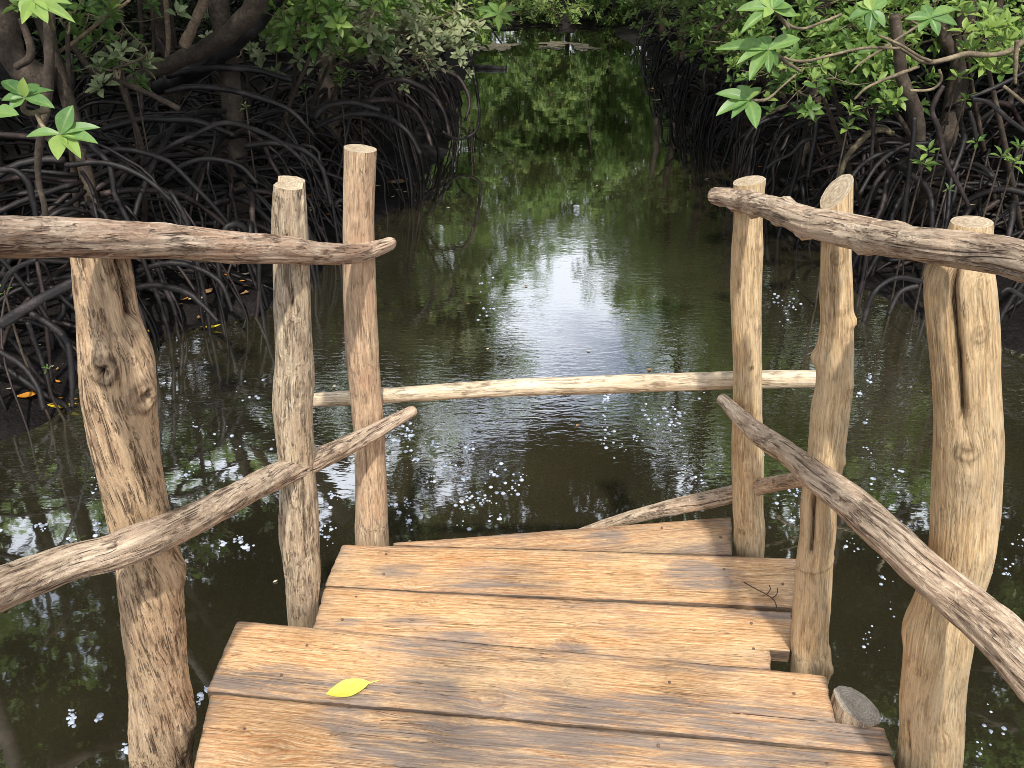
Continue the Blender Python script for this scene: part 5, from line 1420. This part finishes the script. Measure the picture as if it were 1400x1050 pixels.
# specks of leaf litter drifting on the water
for k in range(14):
    px, py = rl.uniform(545, 1000), rl.uniform(110, 700)
    if rl.random() < 0.35: px, py = rl.uniform(200, 470), rl.uniform(480, 830)
    p = at_z(px, py, WATER)
    if bank_d(p.x, p.y) > -0.1: continue
    fallen(px, py, rl.uniform(4, 7.5), rl.uniform(0, 6.28), rl.choice(["leaf_pale", "leaf_pale", "leaf_brown"]), "tiny pale fleck of litter floating on the creek", "flecks floating on the water",
           name="floating_fleck", on=WATER + 0.004, seed=rl.randint(0, 9999), wid=rl.uniform(.5, .9), curl=0.1)

# pale domes added as sky glints on the still water round the landing
def foam():
    m, nt = mat_base("sky_glint_dome")
    b = NB(nt)
    tc_ = b.n("ShaderNodeTexCoord").outputs["Object"]
    b.out(b.principled(b.ramp(b.noise(tc_, 30, 2), [(0.35, (0.16, 0.19, 0.25)), (0.65, (0.46, 0.51, 0.60))]), 0.4, None, 0.6).outputs[0])
    rng = np.random.default_rng(12)
    zones = [(605, 628, 34, 26, 60), (650, 690, 48, 30, 70), (560, 590, 20, 30, 34), (450, 715, 22, 34, 46), (545, 700, 22, 26, 30), (318, 748, 20, 26, 34), (835, 590, 16, 50, 40), (905, 575, 40, 26, 50), (960, 610, 40, 40, 26),
             (1075, 640, 18, 60, 40), (1190, 660, 30, 60, 60), (1200, 745, 30, 40, 44), (1180, 560, 14, 30, 26), (90, 985, 18, 24, 24), (150, 1010, 30, 30, 20), (60, 735, 50, 22, 30), (130, 720, 20, 40, 24), (275, 960, 10, 22, 26),
             (340, 590, 70, 70, 26), (255, 610, 20, 40, 16), (720, 660, 60, 40, 24), (1230, 900, 30, 60, 14), (1080, 400, 40, 40, 22), (630, 420, 40, 60, 22), (1340, 1000, 40, 30, 16), (1370, 760, 30, 50, 26)]
    parts = []
    for (cx, cy, sx, sy, n) in zones:
        sub = rng.normal(0, 1, (max(3, n // 7), 2))
        for k in range(n):
            q = sub[rng.integers(0, len(sub))]
            px, py = cx + sx * (q[0] * 0.6 + rng.normal(0, 0.16)), cy + sy * (q[1] * 0.6 + rng.normal(0, 0.16))
            p = at_z(px, py, WATER)
            if bank_d(p.x, p.y) > -0.08: continue
            r = rng.lognormal(math.log(1.5), 0.5) * scale_at(p)
            r = min(r, 0.011)
            V = [(p.x, p.y, WATER + r * 0.55)]
            nn = 9
            for lv, (rr, zz) in enumerate(((0.6, 0.42), (1.0, 0.0))):
                for j in range(nn):
                    a = 2 * PI * j / nn
                    V.append((p.x + r * rr * math.cos(a) * (1 + .1 * math.sin(3 * a + k)), p.y + r * rr * math.sin(a), WATER + 0.0008 + r * zz))
            fs = [(0, 1 + j, 1 + (j + 1) % nn) for j in range(nn)] + [(1 + j, 1 + nn + j, 1 + nn + (j + 1) % nn, 1 + (j + 1) % nn) for j in range(nn)]
            parts.append((np.array(V), fs))
    V, fs = merge(parts)
    o_ = link("foam", make_mesh("foam", V, fs, m))  # pale domes added as sky glints, not foam
    tag(o_, "tiny pale foam bubbles drifting in loose clusters on the dark water", "foam", kind="stuff")  # the bubbles are added domes standing in for sky glints
foam()

# small dry twig on the boards
tw = empty("dry_twig", at_z(1058, 812, 0.01), "thin dark forked twig lying on the deck near the right posts", "twig")
for rows in ([(1017, 796), (1035, 806), (1048, 813), (1059, 822), (1063, 836)], [(1048, 813), (1053, 806), (1052, 800)], [(1056, 818), (1062, 812), (1063, 804)]):
    pts = [tuple(at_z(x, y, 0.011 + 0.003 * k)) for k, (x, y) in enumerate(rows)]
    tube("stem" if len(rows) > 3 else "branch", pts, [0.0014] * len(pts), M["twig"], tw, 14, 6, 0.1, 3)

# pale mats of scum and leaves at the far end, and the dark drift log
def mat_patch(px, py, wpx, hpx, seed, label):
    rng = np.random.default_rng(seed)
    c = at_z(px, py, WATER + 0.02)
    n = 26
    V = [(c.x, c.y, WATER + 0.02)]
    for i in range(n):
        a = 2 * PI * i / n
        e1 = at_z(px + wpx / 2, py, WATER); e2 = at_z(px, py - hpx / 2, WATER)
        k = 0.85 + 0.3 * math.sin(3 * a + seed) + 0.2 * math.sin(5 * a + 2 * seed) + rng.normal(0, 0.14)
        V.append((c.x + math.cos(a) * (e1.x - c.x) * k, c.y + math.sin(a) * (e2.y - c.y) * k, WATER + 0.006 + 0.00004 * seed))
    fs = [(0, 1 + i, 1 + (i + 1) % n) for i in range(n)]
    o_ = link("floating_mat", make_mesh("floating_mat", V, fs, M["scum"], False))
    tag(o_, label, "debris", "pale leaf rafts floating at the far end of the creek")
rm = random.Random(3)
for k in range(9):
    px = rm.uniform(655, 800)
    py = 62 - 6 * math.exp(-((px - 735) / 30) ** 2) * rm.random() + rm.uniform(-2, 3)
    mat_patch(px, py, rm.uniform(18, 46), rm.uniform(4, 8), k, "thin pale raft of dead leaves afloat at the far end of the creek")
lg = at_z(672, 94, WATER)
dl_ = empty("drift_log", lg, "short dark drift log at the left bank near the far mats", "log")
stroke(dl_, "trunk", [(640, 92, lg.y + .1, 9), (665, 94, lg.y, 10), (692, 95, lg.y - .1, 9)], "root", 5, 9)

# ------------------------------------------------------------------ world, sun, camera
wd = bpy.data.worlds.new("World"); sc.world = wd
wd.use_nodes = True
nt = wd.node_tree; nt.nodes.clear()
b = NB(nt)
sky = b.n("ShaderNodeTexSky"); sky.sky_type = "NISHITA"; sky.sun_disc = False
el = math.asin(SUN_DIR.z); az = math.atan2(SUN_DIR.x, SUN_DIR.y)
sky.sun_elevation = el; sky.sun_rotation = az
sky.air_density = 1.0; sky.dust_density = 1.5
tc = b.n("ShaderNodeTexCoord").outputs["Generated"]
cn = b.noise(b.mapping(tc, (3.2, 3.2, 5.0)), 1.0, 6, 0.6, 0.3)
cf = b.mapr(cn, 0.30, 0.50, 0.0, 1.0)
col = b.mix(cf, sky.outputs[0], (13.0, 13.4, 14.4))
bg = b.n("ShaderNodeBackground"); b.l(col, bg.inputs[0]); bg.inputs[1].default_value = 0.125
wo = b.n("ShaderNodeOutputWorld"); b.l(bg.outputs[0], wo.inputs[0])

sun = bpy.data.lights.new("sun", "SUN"); sun.energy = 4.5; sun.angle = math.radians(1.6); sun.color = (1.0, 0.94, 0.85)
so = bpy.data.objects.new("sun", sun); COL.objects.link(so)
so.rotation_euler = SUN_DIR.to_track_quat("Z", "Y").to_euler()

cam = bpy.data.cameras.new("camera"); co = bpy.data.objects.new("camera", cam); COL.objects.link(co)
co.location = CAM; co.rotation_euler = (PI / 2 - PITCH, 0, 0)
cam.sensor_fit = "HORIZONTAL"; cam.sensor_width = 36; cam.lens = 36 * F / 1400.0
cam.clip_start = 0.05; cam.clip_end = 2000
sc.camera = co

sc.view_settings.view_transform = "Standard"; sc.view_settings.look = "None"
sc.view_settings.exposure = 0; sc.view_settings.gamma = 1
sc.cycles.use_denoising = True
sc.cycles.pixel_filter_type = "BLACKMAN_HARRIS"; sc.cycles.filter_width = 0.85
sc.cycles.max_bounces = 6; sc.cycles.diffuse_bounces = 3; sc.cycles.glossy_bounces = 3; sc.cycles.transmission_bounces = 3
sc.cycles.caustics_reflective = False; sc.cycles.caustics_refractive = False
sc.cycles.sample_clamp_indirect = 4
